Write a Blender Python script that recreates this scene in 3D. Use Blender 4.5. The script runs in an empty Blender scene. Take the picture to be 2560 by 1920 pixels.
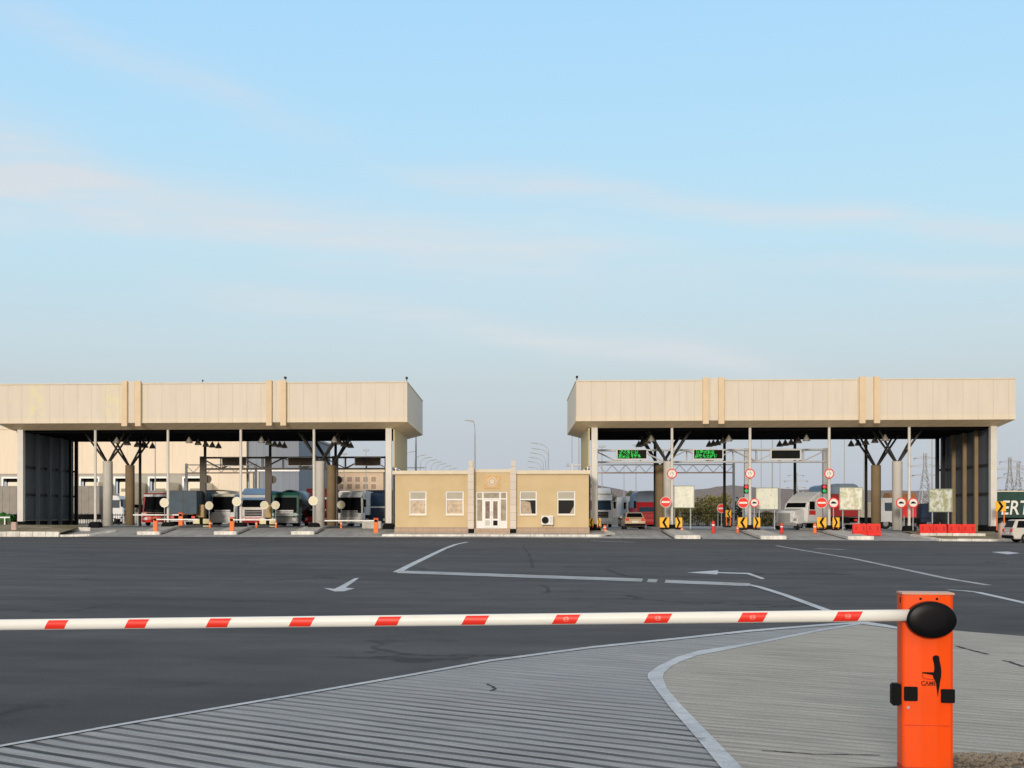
import bpy, math, random
from mathutils import Vector, Matrix
random.seed(7)
R = math.radians
scene = bpy.context.scene
COL = scene.collection
# ------------------------------------------------------------------ camera, sky, sun, exposure
F, PX0, PYH, EYE, TH = 3200.0, 1110.0, 1290.0, 1.6, math.atan(0.056)
C_, S_ = math.cos(TH), math.sin(TH)
cd = bpy.data.cameras.new("camera")
cam = bpy.data.objects.new("camera", cd)
COL.objects.link(cam)
cd.sensor_width = 36.0
cd.lens = F / 2560.0 * 36.0
cd.shift_x = (1280 - PX0) / 2560.0
cd.shift_y = (PYH - 960) / 2560.0
cd.clip_start, cd.clip_end = 0.1, 20000
cam.location = (0, 0, EYE)
cam.rotation_euler = (R(90), 0, TH)
scene.camera = cam
scene.view_settings.view_transform = 'Standard'
scene.view_settings.look = 'None'
scene.view_settings.exposure = 0.0
scene.view_settings.gamma = 1.0

def lin(c):
    c = c / 255.0
    return c / 12.92 if c <= 0.04045 else ((c + 0.055) / 1.055) ** 2.4
def S(r, g, b): return (lin(r), lin(g), lin(b))

SUN_EL, SUN_AZ = R(12), R(-13)        # low hazy sun behind the camera, a little to the left
world = bpy.data.worlds.new("World")
scene.world = world
world.use_nodes = True
wn, wl = world.node_tree.nodes, world.node_tree.links
wn.clear()
def W(t, **k):
    n = wn.new(t)
    for a, b in k.items(): setattr(n, a, b)
    return n
def wm(op, a, b=None, c=None):
    n = W('ShaderNodeMath', operation=op)
    for i, v in enumerate((a, b, c)):
        if v is None: continue
        if isinstance(v, (int, float)): n.inputs[i].default_value = v
        else: wl.new(v, n.inputs[i])
    return n.outputs[0]
w_out = W('ShaderNodeOutputWorld'); w_bg = W('ShaderNodeBackground')
wl.new(w_bg.outputs[0], w_out.inputs[0])
tc = W('ShaderNodeTexCoord'); sep = W('ShaderNodeSeparateXYZ')
wl.new(tc.outputs['Generated'], sep.inputs[0])
dx, dy, dz = sep.outputs
ramp = W('ShaderNodeValToRGB')
stops = [(0.0, (188, 195, 209)), (.059, (193, 201, 211)), (.105, (198, 212, 218)), (.136, (200, 219, 228)), (.21, (191, 227, 244)),
         (.295, (181, 224, 251)), (.374, (173, 220, 254)), (.6, (182, 203, 222)), (1.0, (188, 199, 212))]
el = ramp.color_ramp.elements
while len(el) < len(stops): el.new(0.5)
for e, (p, c) in zip(el, stops):
    e.position = p; e.color = (*S(*c), 1)
wl.new(dz, ramp.inputs[0])
ys = wm('MAXIMUM', dy, 0.05)
u = wm('DIVIDE', dx, ys); v = wm('DIVIDE', dz, ys)
front = wm('GREATER_THAN', dy, 0.1)
mp = W('ShaderNodeMapping'); mp.inputs['Scale'].default_value = (3.0, 3.0, 26.0); mp.inputs['Rotation'].default_value = (0, R(-6), 0)
wl.new(tc.outputs['Generated'], mp.inputs[0])
nz = W('ShaderNodeTexNoise'); nz.inputs['Scale'].default_value = 2.2; nz.inputs['Detail'].default_value = 6; nz.inputs['Roughness'].default_value = .55
wl.new(mp.outputs[0], nz.inputs['Vector'])
nz2 = W('ShaderNodeTexNoise'); nz2.inputs['Scale'].default_value = 7.0; nz2.inputs['Detail'].default_value = 4
wl.new(tc.outputs['Generated'], nz2.inputs['Vector'])
wob = wm('MULTIPLY', wm('SUBTRACT', nz2.outputs[0], 0.5), 0.035)
def band(v0, slope, wid, u0, u1, fade, amp):
    line = wm('ADD', wm('MULTIPLY', u, slope), v0)
    d = wm('DIVIDE', wm('SUBTRACT', wm('ADD', v, wob), line), wid)
    gss = wm('POWER', 2.718, wm('MULTIPLY', wm('MULTIPLY', d, d), -1.0))
    a = W('ShaderNodeMapRange', interpolation_type='SMOOTHSTEP'); a.inputs[1].default_value = u0 - fade; a.inputs[2].default_value = u0 + fade
    b = W('ShaderNodeMapRange', interpolation_type='SMOOTHSTEP'); b.inputs[1].default_value = u1 - fade; b.inputs[2].default_value = u1 + fade
    wl.new(u, a.inputs[0]); wl.new(u, b.inputs[0])
    return wm('MULTIPLY', wm('MULTIPLY', gss, wm('SUBTRACT', a.outputs[0], b.outputs[0])), amp)
tot = None
for args in ((.258, -.107, .011, -.09, .6, .05, .62), (.208, -.115, .026, -.7, .10, .16, .75), (.112, -.44, .03, -.7, -.31, .05, .8),
             (.142, -.15, .011, -.24, .2, .08, .6), (.205, -.05, .008, .22, .6, .08, .4), (.234, -.42, .016, -.42, -.14, .07, .32)):
    bnd = band(*args)
    tot = bnd if tot is None else wm('ADD', tot, bnd)
mr = W('ShaderNodeMapRange'); mr.inputs[1].default_value = .34; mr.inputs[2].default_value = .66
wl.new(nz.outputs[0], mr.inputs[0])
cl = wm('MULTIPLY', wm('MULTIPLY', tot, wm('ADD', wm('MULTIPLY', mr.outputs[0], .75), .35)), front)
cl = wm('MINIMUM', cl, 0.8)
mix = W('ShaderNodeMixRGB'); mix.inputs[2].default_value = (*S(224, 225, 228), 1)
wl.new(cl, mix.inputs[0]); wl.new(ramp.outputs[0], mix.inputs[1])
sky = W('ShaderNodeTexSky', sky_type='NISHITA'); sky.sun_disc = False
sky.sun_elevation = SUN_EL; sky.sun_rotation = R(180) - SUN_AZ; sky.air_density = 1.0; sky.dust_density = 2.0
sc_ = W('ShaderNodeMixRGB', blend_type='MULTIPLY'); sc_.inputs[0].default_value = 1; sc_.inputs[2].default_value = (.1, .1, .1, 1)
wl.new(sky.outputs[0], sc_.inputs[1])
# pale warm evening haze on the sun's side of the sky, behind the camera
wb = W('ShaderNodeMapRange', interpolation_type='SMOOTHSTEP'); wb.inputs[1].default_value = .15; wb.inputs[2].default_value = -.7
wl.new(dy, wb.inputs[0])
wmix = W('ShaderNodeMixRGB'); wmix.inputs[2].default_value = (*S(240, 228, 212), 1)
wl.new(wm('MULTIPLY', wb.outputs[0], .85), wmix.inputs[0]); wl.new(mix.outputs[0], wmix.inputs[1])
mx2 = W('ShaderNodeMixRGB'); mx2.inputs[0].default_value = 0.1
wl.new(wmix.outputs[0], mx2.inputs[1]); wl.new(sc_.outputs[0], mx2.inputs[2])
wl.new(mx2.outputs[0], w_bg.inputs[0]); w_bg.inputs[1].default_value = 1.04

sd = bpy.data.lights.new("sun", 'SUN'); sd.energy = 2.1; sd.angle = R(8); sd.color = (1.0, .90, .77)
sun = bpy.data.objects.new("sun", sd); COL.objects.link(sun)
sdir = Vector((math.sin(SUN_AZ) * math.cos(SUN_EL), -math.cos(SUN_AZ) * math.cos(SUN_EL), math.sin(SUN_EL)))
sun.rotation_euler = sdir.to_track_quat('Z', 'Y').to_euler()
sun.location = (0, -30, 40)

# ------------------------------------------------------------------ measuring helpers (photo pixel + real depth -> metres)
def atx(px, Y):
    k = (px - PX0) / F
    return Y * (k * C_ - S_) / (C_ + k * S_)
def dep(X, Y): return -X * S_ + Y * C_
def zat(px, py, Y): return EYE + (PYH - py) / F * dep(atx(px, Y), Y)
def clamp(x, a, b): return max(a, min(b, x))
def sst(a, b, x):
    t = clamp((x - a) / (b - a), 0, 1); return t * t * (3 - 2 * t)
def yramp(X): return 95 - .06 * clamp(X, -45, 45)
def groad(X, Y): return -.2 * sst(-5, 36, X) * sst(40, 92, Y)
def gz(X, Y):
    y0 = yramp(X); t = clamp((Y - y0) / (104 - y0), 0, 1)
    r = groad(X, Y); p = .5 - .0045 * clamp(X, -45, 45)
    return r + (p - r) * t
def g(px, py):
    z = 0.0
    for _ in range(6):
        d = F * (EYE - z) / (py - PYH); k = (px - PX0) / F
        X = C_ * k * d - S_ * d; Y = S_ * k * d + C_ * d
        z = groad(X, Y)
    return X, Y

# ------------------------------------------------------------------ materials
def mat(name, col, rough=.55, metal=0.0, var=.08, scale=1.5, bump=0.0, bscale=40.0, spec=.4, coat=0.0):
    m = bpy.data.materials.new(name); m.use_nodes = True
    n, l = m.node_tree.nodes, m.node_tree.links
    b = n['Principled BSDF']
    b.inputs['Roughness'].default_value = rough; b.inputs['Metallic'].default_value = metal
    b.inputs['Specular IOR Level'].default_value = spec
    if coat: b.inputs['Coat Weight'].default_value = coat; b.inputs['Coat Roughness'].default_value = .1
    t = n.new('ShaderNodeTexCoord')
    z = n.new('ShaderNodeTexNoise'); z.inputs['Scale'].default_value = scale; z.inputs['Detail'].default_value = 7; z.inputs['Roughness'].default_value = .6
    l.new(t.outputs['Object'], z.inputs['Vector'])
    rm = n.new('ShaderNodeValToRGB')
    rm.color_ramp.elements[0].position = .3; rm.color_ramp.elements[1].position = .7
    rm.color_ramp.elements[0].color = (*[c * (1 - var) for c in col], 1)
    rm.color_ramp.elements[1].color = (*[min(1, c * (1 + var)) for c in col], 1)
    l.new(z.outputs[0], rm.inputs[0]); l.new(rm.outputs[0], b.inputs['Base Color'])
    if bump:
        q = n.new('ShaderNodeTexNoise'); q.inputs['Scale'].default_value = bscale; q.inputs['Detail'].default_value = 4
        l.new(t.outputs['Object'], q.inputs['Vector'])
        bp = n.new('ShaderNodeBump'); bp.inputs['Strength'].default_value = bump; bp.inputs['Distance'].default_value = .02
        l.new(q.outputs[0], bp.inputs['Height']); l.new(bp.outputs[0], b.inputs['Normal'])
    return m
def emat(name, col, st):
    m = bpy.data.materials.new(name); m.use_nodes = True
    b = m.node_tree.nodes['Principled BSDF']
    b.inputs['Base Color'].default_value = (*[c * .3 for c in col], 1)
    b.inputs['Emission Color'].default_value = (*col, 1); b.inputs['Emission Strength'].default_value = st
    return m
class NT:                                   # small node writer for the richer materials
    def __init__(s, name, rough=.7, spec=.3):
        s.m = bpy.data.materials.new(name); s.m.use_nodes = True
        s.n, s.l = s.m.node_tree.nodes, s.m.node_tree.links
        s.b = s.n['Principled BSDF']; s.b.inputs['Roughness'].default_value = rough; s.b.inputs['Specular IOR Level'].default_value = spec
        s.t = s.n.new('ShaderNodeTexCoord')
        s.sep = s.n.new('ShaderNodeSeparateXYZ'); s.l.new(s.t.outputs['Object'], s.sep.inputs[0])
        s.x, s.y, s.z = s.sep.outputs
    def put(s, i, v):
        if isinstance(v, (int, float)): i.default_value = v
        elif isinstance(v, tuple): i.default_value = (*v, 1) if len(v) == 3 and len(i.default_value) == 4 else v
        else: s.l.new(v, i)
    def math(s, op, a, b=None, c=None):
        n = s.n.new('ShaderNodeMath'); n.operation = op
        for i, v in enumerate((a, b, c)):
            if v is not None: s.put(n.inputs[i], v)
        return n.outputs[0]
    def vec(s, x, y, z):
        n = s.n.new('ShaderNodeCombineXYZ')
        for i, v in enumerate((x, y, z)): s.put(n.inputs[i], v)
        return n.outputs[0]
    def noise(s, scale, detail=5, rough=.55, vec=None):
        n = s.n.new('ShaderNodeTexNoise'); n.inputs['Scale'].default_value = scale; n.inputs['Detail'].default_value = detail; n.inputs['Roughness'].default_value = rough
        s.l.new(vec if vec is not None else s.t.outputs['Object'], n.inputs['Vector']); return n.outputs[0]
    def rng(s, v, a, b, c=0.0, d=1.0):
        n = s.n.new('ShaderNodeMapRange'); n.interpolation_type = 'SMOOTHSTEP'
        s.l.new(v, n.inputs[0])
        for i, q in enumerate((a, b, c, d)): n.inputs[i + 1].default_value = q
        return n.outputs[0]
    def mix(s, f, a, b):
        n = s.n.new('ShaderNodeMixRGB'); s.put(n.inputs[0], f); s.put(n.inputs[1], a); s.put(n.inputs[2], b); return n.outputs[0]
    def scale(s, col, f):
        n = s.n.new('ShaderNodeMixRGB'); n.blend_type = 'MULTIPLY'; n.inputs[0].default_value = 1
        s.put(n.inputs[1], col); cb = s.n.new('ShaderNodeCombineXYZ')
        for i in range(3): s.put(cb.inputs[i], f)
        s.l.new(cb.outputs[0], n.inputs[2]); return n.outputs[0]
    def bump(s, h, st, dist=.02):
        n = s.n.new('ShaderNodeBump'); n.inputs['Strength'].default_value = st; n.inputs['Distance'].default_value = dist
        s.l.new(h, n.inputs['Height']); s.l.new(n.outputs[0], s.b.inputs['Normal'])
    def done(s, col): s.put(s.b.inputs['Base Color'], col); return s.m

def asphalt_mat():
    t = NT('asphalt', .86, .22)
    big = t.noise(.09, 5); mid = t.noise(.9, 6, .6); fine = t.noise(38, 3, .7); grit = t.noise(140, 2, .7)
    streak = t.noise(.5, 5, .6, t.vec(t.math('MULTIPLY', t.x, .25), t.math('MULTIPLY', t.y, 1.6), 0.0))
    c = t.mix(t.rng(big, .35, .65), (.070, .066, .068), (.086, .081, .081))
    c = t.scale(c, t.rng(mid, .3, .7, .88, 1.1)); c = t.scale(c, t.rng(fine, .3, .7, .82, 1.18)); c = t.scale(c, t.rng(grit, .3, .7, .75, 1.25))
    c = t.scale(c, t.rng(streak, .3, .7, .88, 1.12))
    path = t.noise(.16, 4, .6, t.vec(t.math('MULTIPLY', t.x, .6), t.math('MULTIPLY', t.math('ADD', t.y, t.math('MULTIPLY', t.x, .35)), 2.6), 3.0)); c = t.scale(c, t.rng(path, .35, .65, .88, 1.16))
    vo = t.n.new('ShaderNodeTexVoronoi'); vo.feature = 'DISTANCE_TO_EDGE'; vo.inputs['Scale'].default_value = .11
    wv = t.n.new('ShaderNodeVectorMath'); wv.operation = 'ADD'
    wn_ = t.n.new('ShaderNodeTexNoise'); wn_.inputs['Scale'].default_value = .6; wn_.inputs['Detail'].default_value = 6
    t.l.new(t.t.outputs['Object'], wn_.inputs['Vector'])
    sc = t.n.new('ShaderNodeVectorMath'); sc.operation = 'SCALE'; sc.inputs['Scale'].default_value = 4.0
    t.l.new(wn_.outputs['Color'], sc.inputs[0]); t.l.new(sc.outputs[0], wv.inputs[0]); t.l.new(t.t.outputs['Object'], wv.inputs[1])
    t.l.new(wv.outputs[0], vo.inputs['Vector'])
    crack = t.math('MULTIPLY', t.rng(vo.outputs['Distance'], .0, .018, 1, 0), t.rng(t.noise(.12, 3), .46, .56))
    c = t.mix(t.math('MULTIPLY', crack, .75), c, (.026, .027, .031))
    spot = t.rng(t.noise(.35, 5, .65), .6, .7); c = t.mix(t.math('MULTIPLY', spot, .45), c, (.045, .047, .055))
    t.bump(t.math('ADD', fine, grit), .35, .006)
    return t.done(c)
def groove_mat(name, light, dark, period, ang, contrast, warm):
    t = NT(name, .85, .25)
    ca, sa = math.cos(ang), math.sin(ang)
    wob = t.math('MULTIPLY', t.math('SUBTRACT', t.noise(.7, 4), .5), .12)
    q = t.math('ADD', t.math('ADD', t.math('MULTIPLY', t.x, ca), t.math('MULTIPLY', t.y, sa)), wob)
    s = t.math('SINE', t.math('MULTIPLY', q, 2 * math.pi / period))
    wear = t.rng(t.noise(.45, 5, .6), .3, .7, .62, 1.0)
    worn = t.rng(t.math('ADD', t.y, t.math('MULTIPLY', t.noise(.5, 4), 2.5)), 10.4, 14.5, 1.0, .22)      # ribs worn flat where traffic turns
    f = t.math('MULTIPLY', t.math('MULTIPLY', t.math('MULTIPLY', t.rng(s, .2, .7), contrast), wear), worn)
    f = t.math('MULTIPLY', f, t.rng(t.noise(1.0, 2, .5, t.vec(t.math('MULTIPLY', q, 5.5), t.math('MULTIPLY', t.y, .05), 0.0)), 0.35, .62, .82, 1.0))
    st = t.noise(1.2, 6, .65, t.vec(t.math('MULTIPLY', q, 9.0), t.math('MULTIPLY', t.math('SUBTRACT', t.math('MULTIPLY', t.x, sa), t.math('MULTIPLY', t.y, ca)), .7), 0.0))
    c = t.mix(t.rng(t.noise(.5, 6, .6), .3, .7), light, warm)
    c = t.scale(c, t.rng(st, .25, .75, .74, 1.16)); c = t.scale(c, t.rng(t.noise(60, 3, .7), .3, .7, .86, 1.14))
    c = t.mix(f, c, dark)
    c = t.mix(t.math('MULTIPLY', t.rng(t.noise(.7, 5, .6), .62, .75), .35), c, (.10, .10, .105))
    t.bump(t.math('MULTIPLY', t.rng(s, .05, .75), -1.0), .4, .02)
    return t.done(c)
def concrete_mat(name, a, b, joint=0):
    t = NT(name, .88, .25)
    c = t.mix(t.rng(t.noise(.25, 5), .35, .65), a, b)
    c = t.scale(c, t.rng(t.noise(3, 6, .65), .3, .7, .86, 1.12)); c = t.scale(c, t.rng(t.noise(40, 3, .7), .3, .7, .9, 1.1))
    c = t.scale(c, t.rng(t.noise(.7, 5, .6, t.vec(t.math('MULTIPLY', t.x, 2.5), t.math('MULTIPLY', t.y, .25), 0.0)), .3, .7, .82, 1.1))
    if joint:
        j = t.math('LESS_THAN', t.math('FRACT', t.math('DIVIDE', t.y, joint)), .03)
        c = t.mix(t.math('MULTIPLY', j, .5), c, (.07, .07, .07))
    t.bump(t.noise(30, 4), .25, .01)
    return t.done(c)
def panel_mat(name, c1, c2, wid, hgt, mortar, stain=False):
    t = NT(name, .6, .35)
    br = t.n.new('ShaderNodeTexBrick'); br.offset = 0.0; br.squash = 1.0
    br.inputs['Scale'].default_value = 1.0; br.inputs['Brick Width'].default_value = wid; br.inputs['Row Height'].default_value = hgt
    br.inputs['Mortar Size'].default_value = .018; br.inputs['Mortar Smooth'].default_value = .3
    br.inputs['Color1'].default_value = (*c1, 1); br.inputs['Color2'].default_value = (*c2, 1); br.inputs['Mortar'].default_value = (*mortar, 1)
    t.l.new(t.vec(t.math('ADD', t.x, t.y), t.z, 0.0), br.inputs['Vector'])
    c = t.scale(br.outputs['Color'], t.rng(t.noise(.6, 5, .6, t.vec(t.math('MULTIPLY', t.x, 3), t.math('MULTIPLY', t.y, 3), t.math('MULTIPLY', t.z, .6))), 0.3, .7, .965, 1.025))
    if stain:                                # faded yellow weather stains where old lettering was taken down
        for sx, w in ((atx(90, 102.5) - (atx(-8, 102.5) + atx(1018, 102.5)) / 2, .8), (atx(281, 102.5) - (atx(-8, 102.5) + atx(1018, 102.5)) / 2, .8)):
            msk = t.math('MULTIPLY', t.rng(t.math('ABSOLUTE', t.math('SUBTRACT', t.x, sx)), w * .5, w, 1, 0), t.rng(t.noise(1.3, 5, .6), .40, .58))
            c = t.mix(t.math('MULTIPLY', msk, .7), c, (.76, .68, .42))
    t.bump(t.math('MULTIPLY', br.outputs['Fac'], -1.0), .5, .02)
    return t.done(c)

M = {}
M['asphalt'] = asphalt_mat()
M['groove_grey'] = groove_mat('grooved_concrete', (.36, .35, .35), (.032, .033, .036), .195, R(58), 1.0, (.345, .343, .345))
M['groove_warm'] = groove_mat('brushed_concrete', (.40, .365, .315), (.21, .195, .17), .15, R(62), .45, (.45, .41, .355))
M['apron'] = concrete_mat('apron_concrete', (.33, .325, .32), (.42, .41, .395))
M['island'] = concrete_mat('island_concrete', (.47, .455, .43), (.56, .54, .51))
M['kerb'] = concrete_mat('kerb_concrete', (.68, .65, .6), (.80, .77, .71))
def paint_mat(name, a, b, lo, hi):
    t = NT(name, .8, .3)
    c = t.mix(t.rng(t.noise(.8, 5), .35, .65), a, b); c = t.scale(c, t.rng(t.noise(9, 5, .7), .3, .7, .84, 1.1))
    worn = t.math('MAXIMUM', t.rng(t.noise(2.2, 7, .72), lo, hi), t.rng(t.noise(24, 4, .75), lo + .02, hi + .05))
    return t.done(t.mix(t.math('MULTIPLY', worn, .75), c, (.12, .12, .125)))
M['paint'] = paint_mat('road_paint', (.48, .50, .53), (.60, .61, .63), .56, .72)
M['paint_old'] = paint_mat('worn_road_paint', (.36, .37, .385), (.47, .475, .48), .52, .68)
M['emblem_ink'] = mat('emblem_ink', (.16, .015, .004), .5, spec=.1)
M['strip_mark'] = mat('strip_mark_film', (.78, .22, .18), .3, var=.2, scale=40)
M['lamp_pole'] = mat('lamp_pole_haze', (.44, .46, .49), .7, spec=.2)  # lighter grey puts distance haze into the pole colour
M['crack'] = concrete_mat('crack_fill', (.036, .036, .04), (.06, .06, .064))
M['kerb_gap_shade'] = concrete_mat('dark_gap_and_shade', (.05, .05, .05), (.09, .088, .085))  # dark tone painted for the gap and kerb shade beside the islands
M['earth'] = concrete_mat('dry_earth', (.11, .085, .06), (.19, .155, .11))
M['verge'] = concrete_mat('dry_verge', (.20, .17, .10), (.30, .25, .17))
M['hill'] = concrete_mat('hill_scrub', (.22, .175, .16), (.29, .235, .205))
M['fascia'] = panel_mat('cream_panels', (.70, .625, .525), (.69, .615, .515), 1.16, 20, (.60, .51, .39))
M['fascia_stained'] = panel_mat('cream_panels_stained', (.70, .625, .525), (.69, .615, .515), 1.16, 20, (.60, .51, .39), True)
M['fascia_band'] = panel_mat('pale_cream_band', (.75, .65, .51), (.73, .63, .50), 1.16, 20, (.62, .50, .36))
M['fin'] = mat('tan_pilaster_paint', (.72, .56, .37), .6, var=.05)
M['soffit'] = panel_mat('soffit_panels', (.78, .62, .41), (.74, .59, .39), 1.2, 30, (.36, .27, .17))
M['ceiling'] = mat('shaded_ceiling_metal', (.014, .014, .016), .8, spec=.1)  # near-black stands in for the shade under the canopy roof
M['wall_sheet'] = panel_mat('blue_grey_sheet', (.135, .16, .185), (.11, .135, .16), .55, 30, (.08, .09, .1))
M['end_panel'] = panel_mat('tan_end_sheet', (.60, .48, .25), (.56, .45, .24), .6, 30, (.3, .25, .15))
M['post'] = mat('post_paint', (.66, .63, .58), .5, var=.06)
M['dark_post'] = mat('dark_paint_and_shade', (.022, .020, .018), .5, spec=.2)  # dark metal paint; on the rear posts it stands for shade
M['column'] = mat('column_concrete', (.60, .57, .52), .85, var=.07, scale=1.2, bump=.15)
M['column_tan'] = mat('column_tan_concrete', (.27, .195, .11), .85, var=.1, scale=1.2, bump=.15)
M['strut'] = mat('strut_steel', (.06, .055, .05), .5, .3)
M['black'] = mat('black_rubber', (.006, .006, .007), .6, spec=.08)
M['plinth'] = mat('black_plinth', (.010, .010, .011), .8, spec=.08)
M['gantry'] = mat('galvanised_steel', (.42, .42, .43), .45, .5)
M['gantry_dark'] = mat('dark_steel_and_shade', (.07, .055, .04), .5, .2)  # dark steel; on the left gantry the canopy's shade is in the colour
M['rust'] = mat('red_oxide_steel', (.55, .36, .28), .6)
M['render_wall'] = NT('tan_render', .9, .2)
_t = M['render_wall']; _c = _t.mix(_t.rng(_t.noise(.6, 5), .3, .7), (.60, .46, .265), (.66, .51, .305)); _c = _t.scale(_c, _t.rng(_t.noise(14, 5, .7), .3, .7, .92, 1.06))
_t.bump(_t.noise(45, 4), .3, .01); M['render_wall'] = _t.done(_c)
M['trim'] = mat('cream_trim', (.72, .62, .47), .7, var=.06)
M['pilaster_stone'] = panel_mat('pale_stone_blocks', (.68, .60, .53), (.63, .56, .49), 5, .6, (.5, .43, .36))
M['plinth_stone'] = panel_mat('pink_plinth_tiles', (.46, .34, .25), (.43, .315, .23), .6, .3, (.33, .25, .18))
M['white'] = mat('white_pvc', (.80, .80, .79), .35, var=.03)
M['white_paint'] = mat('white_vehicle_paint', (.76, .76, .76), .5, var=.06)
M['glass_dark'] = mat('dark_glass', (.010, .012, .014), .06, spec=.3)
M['glass_screen'] = mat('windscreen_glass', (.006, .007, .009), .2, spec=.06)
M['glass_blue'] = mat('blue_tinted_glass', (.03, .06, .09), .12, spec=.6)
M['blind'] = mat('window_blind', (.50, .46, .38), .7, var=.06)
M['glass_beige'] = mat('glass_with_drawn_curtain', (.52, .40, .28), .25, var=.35, scale=5, spec=.5)
M['curtain'] = mat('beige_curtain', (.45, .36, .27), .8, var=.2, scale=4)
M['emblem_panel'] = mat('emblem_panel_paint', (.66, .42, .20), .7, var=.1, scale=6)
M['chrome'] = mat('light_metal', (.5, .5, .5), .5, .5)
M['tyre'] = mat('tyre_rubber', (.012, .012, .012), .85)
M['rim'] = mat('wheel_rim', (.35, .35, .36), .4, .7)
M['led_green'] = emat('green_led', (.01, .72, .08), .85)
M['lamp_red'] = emat('red_signal_lamp', (.9, .03, .05), .8)
M['lamp_green'] = emat('green_signal_lamp', (.02, .55, .1), .7)
M['orange'] = mat('orange_powder_coat', (.88, .076, .002), .42, var=.03, spec=.2)
_t = NT('orange_powder_coat', .42, .2); _d = _t.math('MULTIPLY', _t.rng(_t.noise(7, 6, .7, _t.vec(_t.math('MULTIPLY', _t.x, 3), _t.y, _t.math('MULTIPLY', _t.z, .6))), .5, .72), _t.rng(_t.z, .05, .75, .5, .10))
_c = _t.mix(_d, _t.scale((.88, .078, .002), _t.rng(_t.noise(3, 5), .3, .7, .95, 1.04)), (.42, .10, .035))
_sc = _t.rng(_t.noise(40, 3, .8, _t.vec(_t.math('MULTIPLY', _t.x, .35), _t.y, _t.math('MULTIPLY', _t.z, 1.5))), .70, .74); _c = _t.mix(_t.math('MULTIPLY', _sc, .35), _c, (.60, .16, .06))
_t.bump(_t.noise(220, 2), .12, .001); M['orange'] = _t.done(_c)
M['orange_dark'] = mat('orange_base_paint', (.52, .03, .004), .5, var=.06)
M['orange_far'] = mat('orange_far_paint', (.88, .17, .02), .5, var=.06)
M['red_plastic'] = mat('red_plastic', (.72, .025, .015), .45, var=.1, scale=3)
M['red_sign'] = mat('red_sign_film', (.78, .03, .02), .4, var=.05)
M['white_sign'] = mat('white_sign_film', (.78, .76, .70), .4, var=.04)
M['cream_disc'] = mat('cream_sign_back', (.72, .66, .48), .5, var=.08)
M['yellow_board'] = mat('yellow_chevron_film', (.88, .46, .02), .45, var=.06)
M['cream_board'] = mat('cream_board_back', (.80, .72, .42), .5, var=.08)
M['red_strip'] = mat('red_reflective_film', (.80, .03, .015), .42, var=.06)
_t = NT('white_arm_enamel', .38, .35); _v = _t.vec(_t.math('MULTIPLY', _t.x, 2.2), _t.math('MULTIPLY', _t.y, 8), _t.math('MULTIPLY', _t.z, 14))
_c = _t.mix(_t.math('MULTIPLY', _t.rng(_t.noise(2.0, 7, .7, _v), .5, .75), .3), (.80, .79, .75), (.52, .48, .40)); M['arm'] = _t.done(_c)
M['pink'] = mat('pinkish_concrete', (.55, .40, .35), .8, var=.1)
M['ac'] = mat('ac_casing', (.74, .72, .68), .4)
M['foliage'] = mat('olive_foliage', (.25, .215, .075), .8, var=.45, scale=.9)
M['foliage_dark'] = mat('dark_foliage', (.075, .078, .045), .8, var=.4, scale=.9)
M['hedge'] = mat('bright_hedge', (.03, .16, .02), .7, var=.3, scale=3)
M['bark'] = mat('bark', (.09, .07, .05), .9)
M['cream_wall'] = panel_mat('cream_warehouse_panels', (.78, .66, .52), (.76, .64, .50), 6.2, 40, (.6, .5, .4))
M['grey_wall'] = panel_mat('grey_warehouse_band', (.40, .38, .34), (.38, .36, .32), 3, 40, (.3, .28, .26))
M['bluegrey_wall'] = panel_mat('blue_grey_cladding', (.21, .24, .29), (.24, .27, .32), .9, 40, (.16, .18, .22))
M['tan_wall'] = mat('tan_facade', (.66, .50, .36), .8, var=.05)
M['window_far'] = mat('far_window', (.30, .20, .14), .4)
M['pole_grey'] = mat('grey_pole', (.40, .41, .42), .6, .1)
M['pylon'] = mat('pylon_steel', (.42, .44, .48), .6, .2)
M['scrn'] = mat('dark_screen', (.008, .008, .007), .5, spec=.1)
M['sign_back'] = mat('brown_sign_back', (.055, .035, .022), .6, var=.3, scale=2)
M['grey_tarp'] = mat('grey_curtain_side', (.30, .27, .24), .7, var=.12, scale=2)
def paint(name, c, **k): return mat(name, c, k.pop('rough', .45), var=.07, coat=.08, **k)
M['red'] = paint('red_vehicle_paint', (.36, .008, .012))
M['bright_red'] = paint('bright_red_paint', (.72, .03, .02))
M['navy'] = paint('navy_vehicle_paint', (.010, .032, .085))
M['sky_blue'] = paint('light_blue_paint', (.20, .34, .55))
M['green'] = paint('dark_green_paint', (.012, .10, .075))
M['ert_green'] = mat('dark_green_tarpaulin', (.012, .05, .04), .55, var=.15)
M['blue_box'] = mat('blue_grey_box_panel', (.062, .10, .14), .6, var=.18, scale=1.2)
M['blue_tarp'] = mat('blue_grey_tarpaulin', (.20, .27, .36), .6, var=.12)
M['beige'] = paint('beige_car_paint', (.55, .42, .26))
M['silver'] = paint('silver_car_paint', (.58, .55, .50))
M['cream_paint'] = paint('cream_vehicle_paint', (.76, .69, .55))
M['tank'] = mat('dark_tank_metal', (.05, .06, .075), .3, .6)
M['orange_tarp'] = mat('orange_brown_tarp', (.50, .20, .07), .7, var=.15)

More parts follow.
